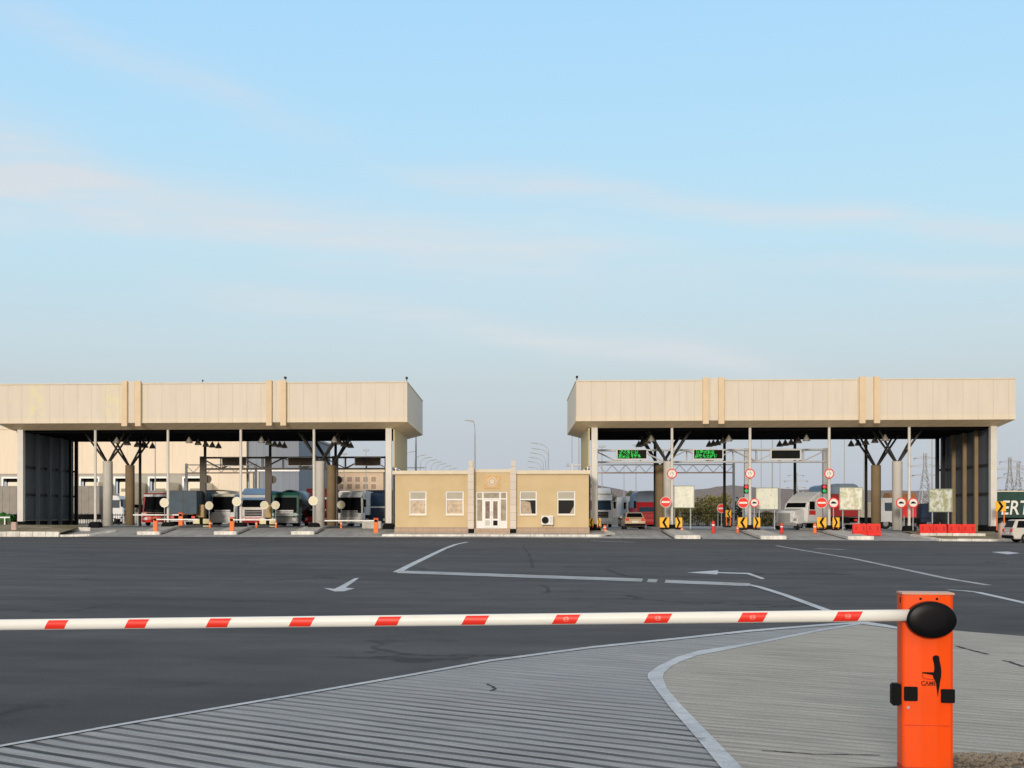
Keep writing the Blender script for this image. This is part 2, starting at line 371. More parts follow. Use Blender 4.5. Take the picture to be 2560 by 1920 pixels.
# ------------------------------------------------------------------ mesh helpers
class B:
    def __init__(s): s.v, s.f = [], []
    def add(s, vs, fs):
        o = len(s.v); s.v += [tuple(q) for q in vs]; s.f += [tuple(i + o for i in f) for f in fs]; return s
    def box(s, x0, x1, y0, y1, z0, z1):
        return s.add([(x0, y0, z0), (x1, y0, z0), (x1, y1, z0), (x0, y1, z0), (x0, y0, z1), (x1, y0, z1), (x1, y1, z1), (x0, y1, z1)],
                     [(0, 3, 2, 1), (4, 5, 6, 7), (0, 1, 5, 4), (1, 2, 6, 5), (2, 3, 7, 6), (3, 0, 4, 7)])
    def cb(s, c, sz): return s.box(c[0] - sz[0] / 2, c[0] + sz[0] / 2, c[1] - sz[1] / 2, c[1] + sz[1] / 2, c[2] - sz[2] / 2, c[2] + sz[2] / 2)
    def cyl(s, p0, p1, r0, r1=None, n=12):
        r1 = r0 if r1 is None else r1
        p0, p1 = Vector(p0), Vector(p1); d = (p1 - p0).normalized()
        a = d.orthogonal().normalized(); b = d.cross(a)
        vs = []
        for p, r in ((p0, r0), (p1, r1)):
            for i in range(n):
                t = 2 * math.pi * i / n; vs.append(p + a * (math.cos(t) * r) + b * (math.sin(t) * r))
        fs = [(i, (i + 1) % n, n + (i + 1) % n, n + i) for i in range(n)] + [tuple(range(n))[::-1], tuple(range(n, 2 * n))]
        return s.add(vs, fs)
    def beam(s, p0, p1, w, h):                # square bar
        p0, p1 = Vector(p0), Vector(p1); d = (p1 - p0).normalized()
        up = Vector((0, 0, 1)) if abs(d.z) < .95 else Vector((0, 1, 0))
        a = d.cross(up).normalized() * w / 2; b = a.cross(d).normalized() * h / 2
        return s.add([p0 - a - b, p0 + a - b, p0 + a + b, p0 - a + b, p1 - a - b, p1 + a - b, p1 + a + b, p1 - a + b],
                     [(0, 3, 2, 1), (4, 5, 6, 7), (0, 1, 5, 4), (1, 2, 6, 5), (2, 3, 7, 6), (3, 0, 4, 7)])
    def tube(s, pts, r, n=8):
        for a, b in zip(pts, pts[1:]): s.cyl(a, b, r, r, n)
        return s
    def prism(s, prof, a0, a1, axis='x'):     # profile (2-D) extruded along an axis
        n = len(prof)
        def P(q, a): return {'x': (a, q[0], q[1]), 'y': (q[0], a, q[1]), 'z': (q[0], q[1], a)}[axis]
        vs = [P(q, a0) for q in prof] + [P(q, a1) for q in prof]
        return s.add(vs, [tuple(range(n))[::-1], tuple(range(n, 2 * n))] + [(i, (i + 1) % n, n + (i + 1) % n, n + i) for i in range(n)])
    def lathe(s, prof, n=16, c=(0, 0, 0)):
        vs = []
        for r, z in prof:
            for i in range(n):
                t = 2 * math.pi * i / n; vs.append((c[0] + r * math.cos(t), c[1] + r * math.sin(t), c[2] + z))
        fs = []
        for k in range(len(prof) - 1):
            for i in range(n): fs.append((k * n + i, k * n + (i + 1) % n, (k + 1) * n + (i + 1) % n, (k + 1) * n + i))
        fs += [tuple(range(n))[::-1], tuple(range((len(prof) - 1) * n, len(prof) * n))]
        return s.add(vs, fs)
    def ell(s, c, r, nu=16, nv=10):
        vs, fs = [], []
        for j in range(nv + 1):
            ph = math.pi * j / nv - math.pi / 2
            for i in range(nu):
                t = 2 * math.pi * i / nu
                vs.append((c[0] + r[0] * math.cos(ph) * math.cos(t), c[1] + r[1] * math.cos(ph) * math.sin(t), c[2] + r[2] * math.sin(ph)))
        for j in range(nv):
            for i in range(nu): fs.append((j * nu + i, j * nu + (i + 1) % nu, (j + 1) * nu + (i + 1) % nu, (j + 1) * nu + i))
        return s.add(vs, fs)
    def disc_y(s, cx, cz, r, y0, y1, n=24):   # disc facing -y
        return s.prism([(cx + r * math.cos(2 * math.pi * i / n), cz + r * math.sin(2 * math.pi * i / n)) for i in range(n)], y0, y1, 'y')
    def ring_y(s, cx, cz, ro, ri, y0, y1, n=24):
        vs, fs = [], []
        for i in range(n):
            t = 2 * math.pi * i / n; c, q = math.cos(t), math.sin(t)
            vs += [(cx + ro * c, y0, cz + ro * q), (cx + ri * c, y0, cz + ri * q), (cx + ro * c, y1, cz + ro * q), (cx + ri * c, y1, cz + ri * q)]
        for i in range(n):
            a, b = 4 * i, 4 * ((i + 1) % n)
            fs += [(a, a + 1, b + 1, b), (a + 2, b + 2, b + 3, a + 3), (a, b, b + 2, a + 2), (a + 1, a + 3, b + 3, b + 1)]
        return s.add(vs, fs)
    def build(s, name, m, parent=None, off=(0, 0, 0), smooth=False, bevel=0.0, seg=2):
        me = bpy.data.meshes.new(name)
        me.from_pydata([(q[0] - off[0], q[1] - off[1], q[2] - off[2]) for q in s.v], [], s.f)
        import bmesh
        bm = bmesh.new(); bm.from_mesh(me)
        if bevel:
            bmesh.ops.remove_doubles(bm, verts=bm.verts, dist=1e-5)
            eds = [e for e in bm.edges if len(e.link_faces) == 2 and e.calc_face_angle(0) > .5]
            bmesh.ops.bevel(bm, geom=eds, offset=bevel, segments=seg, affect='EDGES', clamp_overlap=True)
        bmesh.ops.recalc_face_normals(bm, faces=bm.faces)
        bm.to_mesh(me); bm.free()
        if smooth:
            for p in me.polygons: p.use_smooth = True
        me.materials.append(M[m] if isinstance(m, str) else m)
        o = bpy.data.objects.new(name, me); COL.objects.link(o)
        if parent is not None: o.parent = parent
        return o
def tag(o, label, cat, group=None, kind=None):
    if label: o['label'] = label
    if cat: o['category'] = cat
    if group: o['group'] = group
    if kind: o['kind'] = kind
    return o
def thing(name, label, cat, loc=(0, 0, 0), rz=0.0, group=None):
    o = bpy.data.objects.new(name, None); COL.objects.link(o)
    o.empty_display_size = .3; o.location = loc; o.rotation_euler = (0, 0, rz)
    return tag(o, label, cat, group)
def struct(o): o['kind'] = 'structure'; return o
def copy_tree(o, parent=None):
    c = o.copy(); COL.objects.link(c)
    if parent is not None: c.parent = parent
    for ch in list(o.children): copy_tree(ch, c)
    return c
def text_mesh(txt, size, depth, shear=0.0, bold=0.0):
    cu = bpy.data.curves.new('lettering', 'FONT'); cu.body = txt; cu.size = size; cu.extrude = depth; cu.shear = shear; cu.offset = bold
    cu.align_x = 'CENTER'; cu.align_y = 'CENTER'
    o = bpy.data.objects.new('lettering', cu); COL.objects.link(o)
    dg = bpy.context.evaluated_depsgraph_get(); dg.update()
    me = bpy.data.meshes.new_from_object(o.evaluated_get(dg))
    bpy.data.objects.remove(o); bpy.data.curves.remove(cu)
    return me
def lettering(name, txt, size, m, parent, loc, depth=.006, shear=0.0, sx=1.0, bold=0.0):
    me = text_mesh(txt, size, depth, shear, bold)
    me.transform(Matrix.Rotation(R(90), 4, 'X') @ Matrix.Diagonal((sx, 1, 1, 1)))
    me.materials.clear(); me.materials.append(M[m])
    o = bpy.data.objects.new(name, me); COL.objects.link(o); o.parent = parent; o.location = loc
    return o
def sheet(name, xs, ysf, zf, m):
    """grid over xs and rows ysf(x) -> list of Y"""
    rows = [ysf(x) for x in xs]; n = len(rows[0])
    b = B(); vs = [(x, y, zf(x, y)) for x, r in zip(xs, rows) for y in r]
    fs = [(i * n + j, (i + 1) * n + j, (i + 1) * n + j + 1, i * n + j + 1) for i in range(len(xs) - 1) for j in range(n - 1)]
    b.add(vs, fs); return b.build(name, m)
def flat(name, pts, z, m):
    """ground polygon from photo points, laid on the road"""
    P = [g(*p) for p in pts]
    b = B(); b.add([(x, y, groad(x, y) + z) for x, y in P], [tuple(range(len(P)))])
    return b.build(name, m)
def ribbon(b, pts, wpx, z):
    """painted line through photo points; wpx = real width in metres"""
    P = [Vector((*g(*p), 0)) for p in pts]
    Q = []
    for a, c in zip(P, P[1:]):
        n = max(2, int((c - a).length / 2.5)); Q += [a.lerp(c, i / n) for i in range(n)]
    Q.append(P[-1])
    L, Rr = [], []
    for i, p in enumerate(Q):
        d = (Q[min(i + 1, len(Q) - 1)] - Q[max(i - 1, 0)]).normalized(); nrm = Vector((-d.y, d.x, 0)) * wpx / 2
        for lst, q in ((L, p + nrm), (Rr, p - nrm)): lst.append((q.x, q.y, groad(q.x, q.y) + z))
    n = len(Q); b.add(L + Rr, [(i, i + 1, n + i + 1, n + i) for i in range(n - 1)])

# ------------------------------------------------------------------ ground, road, apron, hills
XS = [-5000, -1500, -500, -200, -120, -80] + [x for x in range(-60, 61, 5)] + [80, 120, 200, 500, 1500, 5000]
def gy(x):
    y0 = yramp(x)
    return [-400, -60, -15, 0, 10, 25, 40, 50, 60, 70, 80, 86, y0 - 3, y0, y0 + 3, y0 + 6, 104, 112, 130, 160, 250, 500, 1500, 9000]
struct(sheet('ground', XS, gy, lambda x, y: gz(x, y) - .05, 'earth'))
RX = [-160, -100, -70] + [x for x in range(-55, 56, 5)] + [70, 100, 160]
struct(sheet('road', RX, lambda x: [-30, -8, 0, 10, 20, 30, 40, 50, 60, 70, 80, 86, yramp(x) - 2, yramp(x) + .15], lambda x, y: groad(x, y), 'asphalt'))
AX = [-90, -70] + [x * 2.5 for x in range(-22, 23)] + [70, 90]
struct(sheet('apron', AX, lambda x: [yramp(x), yramp(x) + 1, yramp(x) + 2.5, yramp(x) + 4, yramp(x) + 6, 103.9, 106, 112, 118, 130, 152], lambda x, y: gz(x, y) + .006, 'apron'))

# foreground concrete and paint
A_top = [(-60, 1880), (300, 1815), (775, 1734), (1015, 1692), (1227, 1653.6), (1482, 1620), (1700, 1598), (1875, 1579), (2087, 1562), (2160, 1558)]
A_right = [(2249, 1573), (2385, 1577.5), (2560, 1592), (2760, 1612)]
struct(flat('concrete_pavement', A_top + [(2249, 1640), (2100, 1800), (1900, 2100), (1700, 2600), (-900, 2600), (-900, 2050)], .004, 'groove_grey'))
B_out = [(1638, 1690), (1660, 1669), (1712, 1643), (1745, 1636), (1893, 1609), (2045, 1579), (2160, 1560)]
struct(flat('brushed_pavement', B_out + A_right + [(3000, 1700), (3300, 2000), (3400, 2600), (2450, 2600), (1865, 1960), (1815, 1906), (1768, 1855), (1709, 1789), (1671, 1747), (1648, 1711)], .008, 'groove_warm'))
b = B()
def band_poly(b, outer, inner, z):
    n = len(outer); P = [(*g(*p),) for p in outer] + [(*g(*p),) for p in inner]
    b.add([(x, y, groad(x, y) + z) for x, y in P], [(i, i + 1, n + i + 1, n + i) for i in range(n - 1)])
band_poly(b, [(2160, 1557), (2045, 1576), (1896, 1606), (1747, 1629), (1692, 1645), (1645, 1668), (1620, 1686), (1619, 1697), (1645, 1733), (1675, 1772), (1747, 1855), (1790, 1908), (1850, 1980), (2000, 2160)],
          [(2160, 1561), (2045, 1581), (1892, 1611.5), (1743, 1641), (1700, 1657), (1679, 1668), (1660, 1685), (1657, 1697), (1668, 1724), (1697, 1759), (1790, 1855), (1841, 1908), (1905, 1980), (2070, 2160)], .012)
struct(b.build('painted_edge_line', 'paint'))
b = B(); band_poly(b, [(x, y - 2.4) for x, y in A_top], [(x, y + 2.4) for x, y in A_top], .0125)
band_poly(b, [(2160, 1556), (2215, 1564), (2249, 1571), (2262, 1574)], [(2150, 1562), (2210, 1570), (2249, 1576), (2262, 1578)], .0165)
struct(b.build('boundary_line', 'paint'))
b = B()
ribbon(b, [(992, 1430.5), (1040, 1406), (1113, 1371), (1140, 1361), (1168, 1355)], .24, .004)
struct(b.build('lane_line', 'paint'))
b = B()
def px_line(a, c, n, h0, h1):
    P = [(a[0] + (c[0] - a[0]) * i / n, a[1] + (c[1] - a[1]) * i / n, h0 + (h1 - h0) * i / n) for i in range(n + 1)]
    band_poly(b, [(x + h * .5, y - h) for x, y, h in P], [(x - h * .5, y + h) for x, y, h in P], .008)
px_line((994, 1430), (1606, 1451), 12, 3.4, 3.8); px_line((1619, 1452), (1643, 1453), 1, 3.8, 3.8); px_line((1663, 1454), (1874, 1462.5), 5, 3.8, 3.6)
struct(b.build('stop_line', 'paint_old'))
b = B()
ribbon(b, [(1871, 1462.5), (1900, 1469), (1960, 1488), (2058, 1524), (2160, 1557)], .16, .012)
struct(b.build('guide_line', 'paint'))
b = B()
ribbon(b, [(1940, 1364), (2002, 1375), (2130, 1396), (2300, 1432), (2360, 1445), (2470, 1463)], .20, .004)
struct(b.build('far_lane_line', 'paint_old'))
b = B(); ribbon(b, [(2370, 1474.5), (2410, 1477), (2444, 1481), (2560, 1507), (2700, 1545)], .15, .004); struct(b.build('right_lane_line', 'paint'))
b = B(); ribbon(b, [(1480, 1352), (1585, 1356)], .35, .004); ribbon(b, [(2040, 1371.5), (2110, 1374)], .5, .004); struct(b.build('worn_line', 'paint_old'))
def arrow(name, polys, label):
    b = B()
    for pts in polys:
        P = [g(*p) for p in pts]; b.add([(x, y, groad(x, y) + .004) for x, y in P], [tuple(range(len(P)))])
    o = struct(b.build(name, 'paint')); o['label'] = label
arrow('painted_arrow', [[(809, 1470), (836.5, 1479), (860, 1478.5), (887, 1471.5), (864, 1469.5), (898, 1445), (886, 1446), (846, 1468), (836, 1472.5)]], 'white arrow painted on the asphalt pointing towards the barrier')
arrow('painted_arrow', [[(1717, 1431.5), (1792, 1436.5), (1795, 1433), (1868, 1435.5), (1904, 1448), (1913, 1446.5), (1873, 1432.5), (1795, 1430.5), (1795, 1426)]], 'bent white arrow painted on the asphalt pointing left')
arrow('painted_arrow', [[(2478, 1380), (2520, 1386), (2550, 1383), (2520, 1379)]], 'short faded white arrow painted at the far right')
def crack(pts, w, z, label, seed):
    rng = random.Random(seed); b = B(); Q = []
    for (x0, y0), (x1, y1) in zip(pts, pts[1:]):
        for i in range(5): t = i / 5; Q.append((x0 + (x1 - x0) * t + rng.uniform(-1.6, 1.6), y0 + (y1 - y0) * t + rng.uniform(-.5, .5)))
    Q.append(pts[-1]); P = [Vector((*g(*q), 0)) for q in Q]; L, Rr = [], []
    for i, p in enumerate(P):
        d = (P[min(i + 1, len(P) - 1)] - P[max(i - 1, 0)]).normalized(); n_ = Vector((-d.y, d.x, 0)) * w * rng.uniform(.3, .7)
        for lst, q in ((L, p + n_), (Rr, p - n_)): lst.append((q.x, q.y, groad(q.x, q.y) + z))
    n = len(P); b.add(L + Rr, [(i, i + 1, n + i + 1, n + i) for i in range(n - 1)])
    o = struct(b.build('pavement_crack', 'crack')); o['label'] = label
crack([(1308, 1367), (1321, 1384), (1329, 1401), (1332, 1420)], .10, .004, 'dark crack running towards the office', 1)
crack([(1512, 1422), (1540, 1433), (1572, 1441), (1612, 1446)], .12, .004, 'dark crack above the pale stop line', 2)
crack([(1355, 1462), (1368, 1470), (1372, 1480)], .07, .004, 'short dark crack below the stop line', 3)
crack([(1567, 1488), (1590, 1494), (1606, 1496)], .10, .004, 'short dark crack above the barrier arm', 4)
crack([(1216, 1711), (1231, 1717), (1238, 1724), (1227, 1729)], .022, .0085, 'small dark hooked crack on the grooved concrete', 6)
crack([(2392, 1618), (2423, 1626), (2470, 1638)], .045, .0125, 'dark joint right of the orange barrier', 7)
crack([(2508, 1653), (2530, 1659), (2560, 1669)], .045, .0125, 'dark joint at the right edge', 8)
crack([(1905, 1880), (1960, 1884), (2040, 1889), (2200, 1892)], .02, .0125, 'dark joint left of the barrier foot', 9)
# hills
def ridge(name, pts, Y, m, thick):
    b = B(); rng = random.Random(3); n = 0; top = []
    P = []
    for (x0, y0), (x1, y1) in zip(pts, pts[1:]):
        k = max(1, int(abs(x1 - x0) / 14))
        for i in range(k): P.append((x0 + (x1 - x0) * i / k, y0 + (y1 - y0) * i / k + rng.uniform(-1.0, 1.0)))
    P.append(pts[-1])
    n = len(P); vs = []
    for f_, dy_ in ((0, -thick), (.55, -thick * .45), (1, 0), (.5, thick * .6), (0, thick)):
        for px, py in P: vs.append((atx(px, Y), Y + dy_ + rng.uniform(-25, 25) * (0 < f_ < 1), (zat(px, py, Y) - .3) * f_ * (1 if f_ in (0, 1) else rng.uniform(.9, 1.1)) - 1 * (f_ == 0)))
    for r in range(4):
        for i in range(n - 1): b.add([vs[r * n + i], vs[r * n + i + 1], vs[(r + 1) * n + i + 1], vs[(r + 1) * n + i]], [(0, 1, 2, 3)])
    import bmesh
    o = b.build(name, m)
    bm = bmesh.new(); bm.from_mesh(o.data); bmesh.ops.remove_doubles(bm, verts=bm.verts, dist=.01); bm.to_mesh(o.data); bm.free()
    return struct(o)
ridge('hills', [(-1600, 1250), (-300, 1238), (300, 1236), (900, 1236), (1300, 1230), (1440, 1212), (1490, 1211), (1530, 1219), (1570, 1227), (1640, 1226), (1740, 1224), (1790, 1217), (1830, 1212.5), (1880, 1217), (1960, 1222), (2080, 1225), (2300, 1226), (2500, 1224), (2800, 1226), (3600, 1240)], 1600, 'hill', 320)

# ------------------------------------------------------------------ traffic islands, kerbs, verges
def island(X, w, y0, y1, label, nose=True):
    root = thing('traffic_island', label, 'traffic island', (X, y0, gz(X, y0)), 0, 'traffic islands between the lanes')
    yl = [y0 + (y1 - y0) * i / 10 for i in range(11)]
    b = B(); vs = []
    for y in yl:
        zz = gz(X, y); vs += [(X - w / 2, y, zz - .06), (X + w / 2, y, zz - .06), (X + w / 2 - .04, y, zz + .17), (X - w / 2 + .04, y, zz + .17)]
    fs = [(0, 1, 2, 3), (40, 43, 42, 41)]
    for i in range(10):
        a = i * 4; fs += [(a + j, a + 4 + j, a + 4 + (j + 1) % 4, a + (j + 1) % 4) for j in range(4)]
    b.add(vs, fs); b.build('island_slab', 'island', root, root.location)
    for s in (-1, 1):  # dark strip each side, standing in for the edge gap and kerb shade
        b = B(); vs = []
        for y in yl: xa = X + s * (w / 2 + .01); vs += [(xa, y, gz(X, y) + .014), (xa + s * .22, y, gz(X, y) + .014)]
        b.add(vs, [(2 * i, 2 * i + 1, 2 * i + 3, 2 * i + 2) for i in range(10)]); b.build('kerb_gap_shade', 'kerb_gap_shade', root, root.location)
    if nose:
        b = B(); zz = gz(X, y0)
        b.prism([(X - w / 2 - .03, y0 + .35), (X - w / 2 - .03, y0 - .1), (X - w / 2 + .2, y0 - .28), (X + w / 2 - .2, y0 - .28), (X + w / 2 + .03, y0 - .1), (X + w / 2 + .03, y0 + .35)], zz - .05, zz + .25, 'z')
        b.build('kerb_nose', 'kerb', root, root.location, bevel=.04)
    return root
postL = [53, 238.5, 420, 602, 785, 972]
postR = [1486, 1680, 1875, 2073, 2273, 2482]
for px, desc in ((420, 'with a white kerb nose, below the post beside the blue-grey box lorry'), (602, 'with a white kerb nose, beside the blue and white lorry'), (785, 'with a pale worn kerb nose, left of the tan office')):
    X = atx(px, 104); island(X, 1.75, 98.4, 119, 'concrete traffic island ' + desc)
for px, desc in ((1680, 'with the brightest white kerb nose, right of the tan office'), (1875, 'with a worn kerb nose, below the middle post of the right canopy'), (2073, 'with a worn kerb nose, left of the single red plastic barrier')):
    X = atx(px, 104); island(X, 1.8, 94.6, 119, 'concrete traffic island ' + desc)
def kerb(b, pts, w, h):
    for (x0, y0), (x1, y1) in zip(pts, pts[1:]):
        n = max(1, int(math.hypot(x1 - x0, y1 - y0) / 1.0)); d = Vector((x1 - x0, y1 - y0, 0)).normalized(); nr = Vector((-d.y, d.x, 0)) * w / 2
        for i in range(n):
            a = Vector((x0 + (x1 - x0) * (i + .012) / n, y0 + (y1 - y0) * (i + .012) / n, 0)); c = Vector((x0 + (x1 - x0) * (i + .988) / n, y0 + (y1 - y0) * (i + .988) / n, 0))
            z0, z1 = gz(a.x, a.y), gz(c.x, c.y); hh = h + random.uniform(-.012, .012)
            b.add([(*(a - nr)[:2], z0 - .1), (*(c - nr)[:2], z1 - .1), (*(c + nr)[:2], z1 - .1), (*(a + nr)[:2], z0 - .1), (*(a - nr)[:2], z0 + hh), (*(c - nr)[:2], z1 + hh), (*(c + nr)[:2], z1 + hh), (*(a + nr)[:2], z0 + hh)],
                  [(0, 3, 2, 1), (4, 5, 6, 7), (0, 1, 5, 4), (1, 2, 6, 5), (2, 3, 7, 6), (3, 0, 4, 7)])
def bed(name, x0, x1, ya, yb, z, m):
    n = 14; xs = [x0 + (x1 - x0) * i / n for i in range(n + 1)]
    struct(sheet(name, xs, lambda x: [ya + (yb - ya) * i / 6 for i in range(7)], lambda x, y: gz(x, y) + z, m))
xl = atx(150, 97); xe = atx(225, 98)
b = B(); kerb(b, [(-62, 96.9), (xl, 96.9)], .3, .40); kerb(b, [(xl + .01, 97.0), (xe, 97.4), (xe + 1.2, 100.5)], .25, .16)
kerb(b, [(atx(66, 101), 101.2), (atx(225, 101), 101.2)], .2, .30)
struct(b.build('left_kerb', 'kerb', bevel=.02))
bed('left_verge', -62, xl, 97.1, 103, .30, 'verge')
xr0, xr1 = atx(2345, 92.5), 62
b = B(); kerb(b, [(xr0, 98.4), (xr0 + .35, 92.9), (xr1, 90.5)], .28, .17); kerb(b, [(atx(2300, 97.5), 97.6), (atx(2462, 97.5), 97.4)], .25, .28)
struct(b.build('right_kerb', 'kerb', bevel=.02))
b = B(); 
bed('right_verge', xr0 + .6, xr1, 93.4, 103, .10, 'verge')
bx0, bx1 = atx(955, 96.5), atx(1532, 96)
b = B(); kerb(b, [(bx0, 96.6), (bx1 - 1, 96.2), (bx1 + .2, 98), (bx1 - .3, 103)], .26, .15)
struct(b.build('office_kerb', 'kerb', bevel=.02))
struct(sheet('office_pavement', [bx0 + (bx1 - bx0) * i / 10 for i in range(11)], lambda x: [96.6, 98, 100, 102, 104], lambda x, y: gz(x, 96.5 + (y - 96.5) * .3) + .12, 'island'))

# ------------------------------------------------------------------ the two toll canopies
FY, PY, BY, WBY = 102.5, 104.0, 119.6, 116.6
ZT, ZB, ZS = 12.32, 9.16, 8.70
def canopy(label, oxl, oxr, posts, fins, cols, stained, wall_side):
    X0, X1 = atx(oxl, FY), atx(oxr, FY)
    pl, pr = atx(posts[0], PY), atx(posts[-1], PY)
    cx = (X0 + X1) / 2
    root = thing('toll_canopy', label, 'toll canopy', (cx, PY, gz(cx, PY))); off = root.location
    b = B(); t = .18
    b.box(X0, X1, FY, FY + t, ZB, ZT); b.box(X0, X1, BY - t, BY, ZB, ZT); b.box(X0, X0 + t, FY + t, BY - t, ZB, ZT - .003); b.box(X1 - t, X1, FY + t, BY - t, ZB, ZT - .003)
    b.build('fascia', 'fascia_stained' if stained else 'fascia', root, off)
    b = B(); b.box(X0 - .04, X1 + .04, FY - .05, FY + .22, ZT + .002, ZT + .09); b.box(X0 - .04, X0 + .24, FY + .222, BY, ZT + .002, ZT + .085); b.box(X1 - .24, X1 + .04, FY + .222, BY, ZT + .002, ZT + .085)
    b.build('parapet_cap', 'trim', root, off)
    b = B(); b.box(X0 - .012, X1 + .012, FY - .014, FY - .002, ZB + .001, ZB + .36); b.box(X0 - .014, X0 - .002, FY - .002, BY, ZB + .001, ZB + .36); b.box(X1 + .002, X1 + .014, FY - .002, BY, ZB + .001, ZB + .36)
    b.build('lower_band', 'fascia_band', root, off)
    b = B(); i0, i1 = X0 + (1.35 if wall_side > 0 else .75), X1 - (1.35 if wall_side < 0 else .75)
    o_ = [(X0, FY, ZB), (X1, FY, ZB), (X1, BY, ZB), (X0, BY, ZB)]; n_ = [(i0, PY - .15, ZS), (i1, PY - .15, ZS), (i1, BY - 1.4, ZS), (i0, BY - 1.4, ZS)]
    b.add(o_ + n_, [(i, (i + 1) % 4, 4 + (i + 1) % 4, 4 + i) for i in range(4)])
    b.build('soffit', 'soffit', root, off)
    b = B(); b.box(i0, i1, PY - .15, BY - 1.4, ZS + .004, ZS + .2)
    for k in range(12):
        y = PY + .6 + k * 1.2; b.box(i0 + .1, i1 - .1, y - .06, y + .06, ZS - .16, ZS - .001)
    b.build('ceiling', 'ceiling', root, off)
    b = B(); b.box(X0 + t, X1 - t, FY + t, BY - t, ZT - .7, ZT - .6); b.build('roof_deck', 'pole_grey', root, off)
    for p0, p1 in fins:
        xa, xb = atx(p0, FY - .25), atx(p1, FY - .25)
        wpx = .46
        for xx in (xa, xb):
            b = B(); b.prism([(FY - .32, ZB - .28), (FY - .003, ZB - .28), (FY - .003, ZT + .24), (FY - .32, ZT + .24)], xx - wpx / 2, xx + wpx / 2, 'x')
            b.build('pilaster', 'fin', root, off, bevel=.02)
        b = B(); b.box(xa + wpx / 2 + .003, xb - wpx / 2 - .003, FY - .08, FY - .004, ZB + .01, ZT + .22); b.build('pilaster_panel', 'fascia', root, off)
    for i, px in enumerate(posts):
        X = atx(px, PY); endp = i in (0, len(posts) - 1); r = .11 if not endp else .24
        zg = gz(X, PY)
        b = B()
        if endp: b.box(X - r, X + r, PY - r, PY + r, zg + .45, ZS + .05)
        else: b.cyl((X, PY, zg + .45), (X, PY, ZS + .05), r, r, 12)
        po = b.build('post', 'post', root, off)
        b = B(); b.prism([(X - .5, zg - .05), (X + .5, zg - .05), (X + .42, zg + .36), (X + .25, zg + .47), (X - .25, zg + .47), (X - .42, zg + .36)], PY - .45, PY + .45, 'y'); b.build('plinth', 'plinth', po, off, bevel=.03)
        if not endp:
            Xb = X; b = B(); b.cyl((Xb, WBY, gz(Xb, WBY)), (Xb, WBY, ZS), .13, .13, 10); b.build('rear_post', 'dark_post', root, off)  # near-black colour carries the shade at the canopy's rear
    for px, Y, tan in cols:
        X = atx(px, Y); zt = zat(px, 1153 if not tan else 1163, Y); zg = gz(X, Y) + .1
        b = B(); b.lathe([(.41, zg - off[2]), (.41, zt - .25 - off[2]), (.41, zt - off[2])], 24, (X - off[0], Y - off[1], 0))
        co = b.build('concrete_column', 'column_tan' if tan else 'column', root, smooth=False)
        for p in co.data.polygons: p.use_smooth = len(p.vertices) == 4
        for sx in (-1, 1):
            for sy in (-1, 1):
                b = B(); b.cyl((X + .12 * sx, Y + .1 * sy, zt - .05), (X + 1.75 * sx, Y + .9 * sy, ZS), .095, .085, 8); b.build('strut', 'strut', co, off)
    # closed outer side wall with rails and posts, open inner side with a hanging panel
    Xw = (pl - .05) if wall_side < 0 else (pr + .05)
    zg = gz(Xw, 110)
    b = B(); b.box(Xw - .04, Xw + .04, PY + .3, WBY, zg + .55, ZS); sw = b.build('side_wall', 'wall_sheet', root, off)
    b = B(); b.box(Xw - .2, Xw + .2, PY + .3, WBY, zg - .3, zg + .54); b.build('wall_base', 'plinth', sw, off)
    s = -wall_side
    for zz in (5.7, 3.4):
        b = B(); b.box(Xw + s * .045, Xw + s * .16, PY + .3, WBY - .02, zz - .09, zz + .09); b.build('rail', 'dark_post', sw, off)
    for y in (107.0, 109.7, 112.4, 115.0, WBY):
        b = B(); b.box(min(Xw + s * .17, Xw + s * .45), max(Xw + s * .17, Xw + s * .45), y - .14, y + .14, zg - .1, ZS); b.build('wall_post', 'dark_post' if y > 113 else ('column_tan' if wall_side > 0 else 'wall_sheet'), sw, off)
    Xi = (pr + .42) if wall_side < 0 else (pl - .42)
    b = B(); b.box(Xi - .06, Xi + .06, PY + .05, WBY - .5, 5.62, ZS + .1); b.build('end_panel', 'end_panel', root, off)
    b = B(); b.box(Xi - .05, Xi + .05, PY + .3, WBY - .6, gz(Xi, 108) + .1, 5.5); b.build('end_gap_shade', 'dark_post', root, off)  # dark sheet added for the shade in the open lower side
    for y in (PY + .45, 110, WBY - .8):
        b = B(); b.box(Xi - .16, Xi + .16, y - .1, y + .1, gz(Xi, y), 5.615); b.build('end_post', 'gantry', root, off)
    return root
canopy('cream toll canopy on the left with yellow stains on its panelled fascia', -8, 1018, postL, [(311, 345), (672.5, 708)],
       [(269.5, 107, 0), (325, 113, 1), (800, 107, 0), (828.5, 113, 1)], True, -1)
canopy('cream toll canopy on the right with lit green lane displays under it', 1440, 2539, postR, [(1764.5, 1803.5), (2156, 2192.5)],
       [(1671, 107, 0), (1650, 113, 1), (2243, 107, 0), (2190, 113, 1)], False, 1)

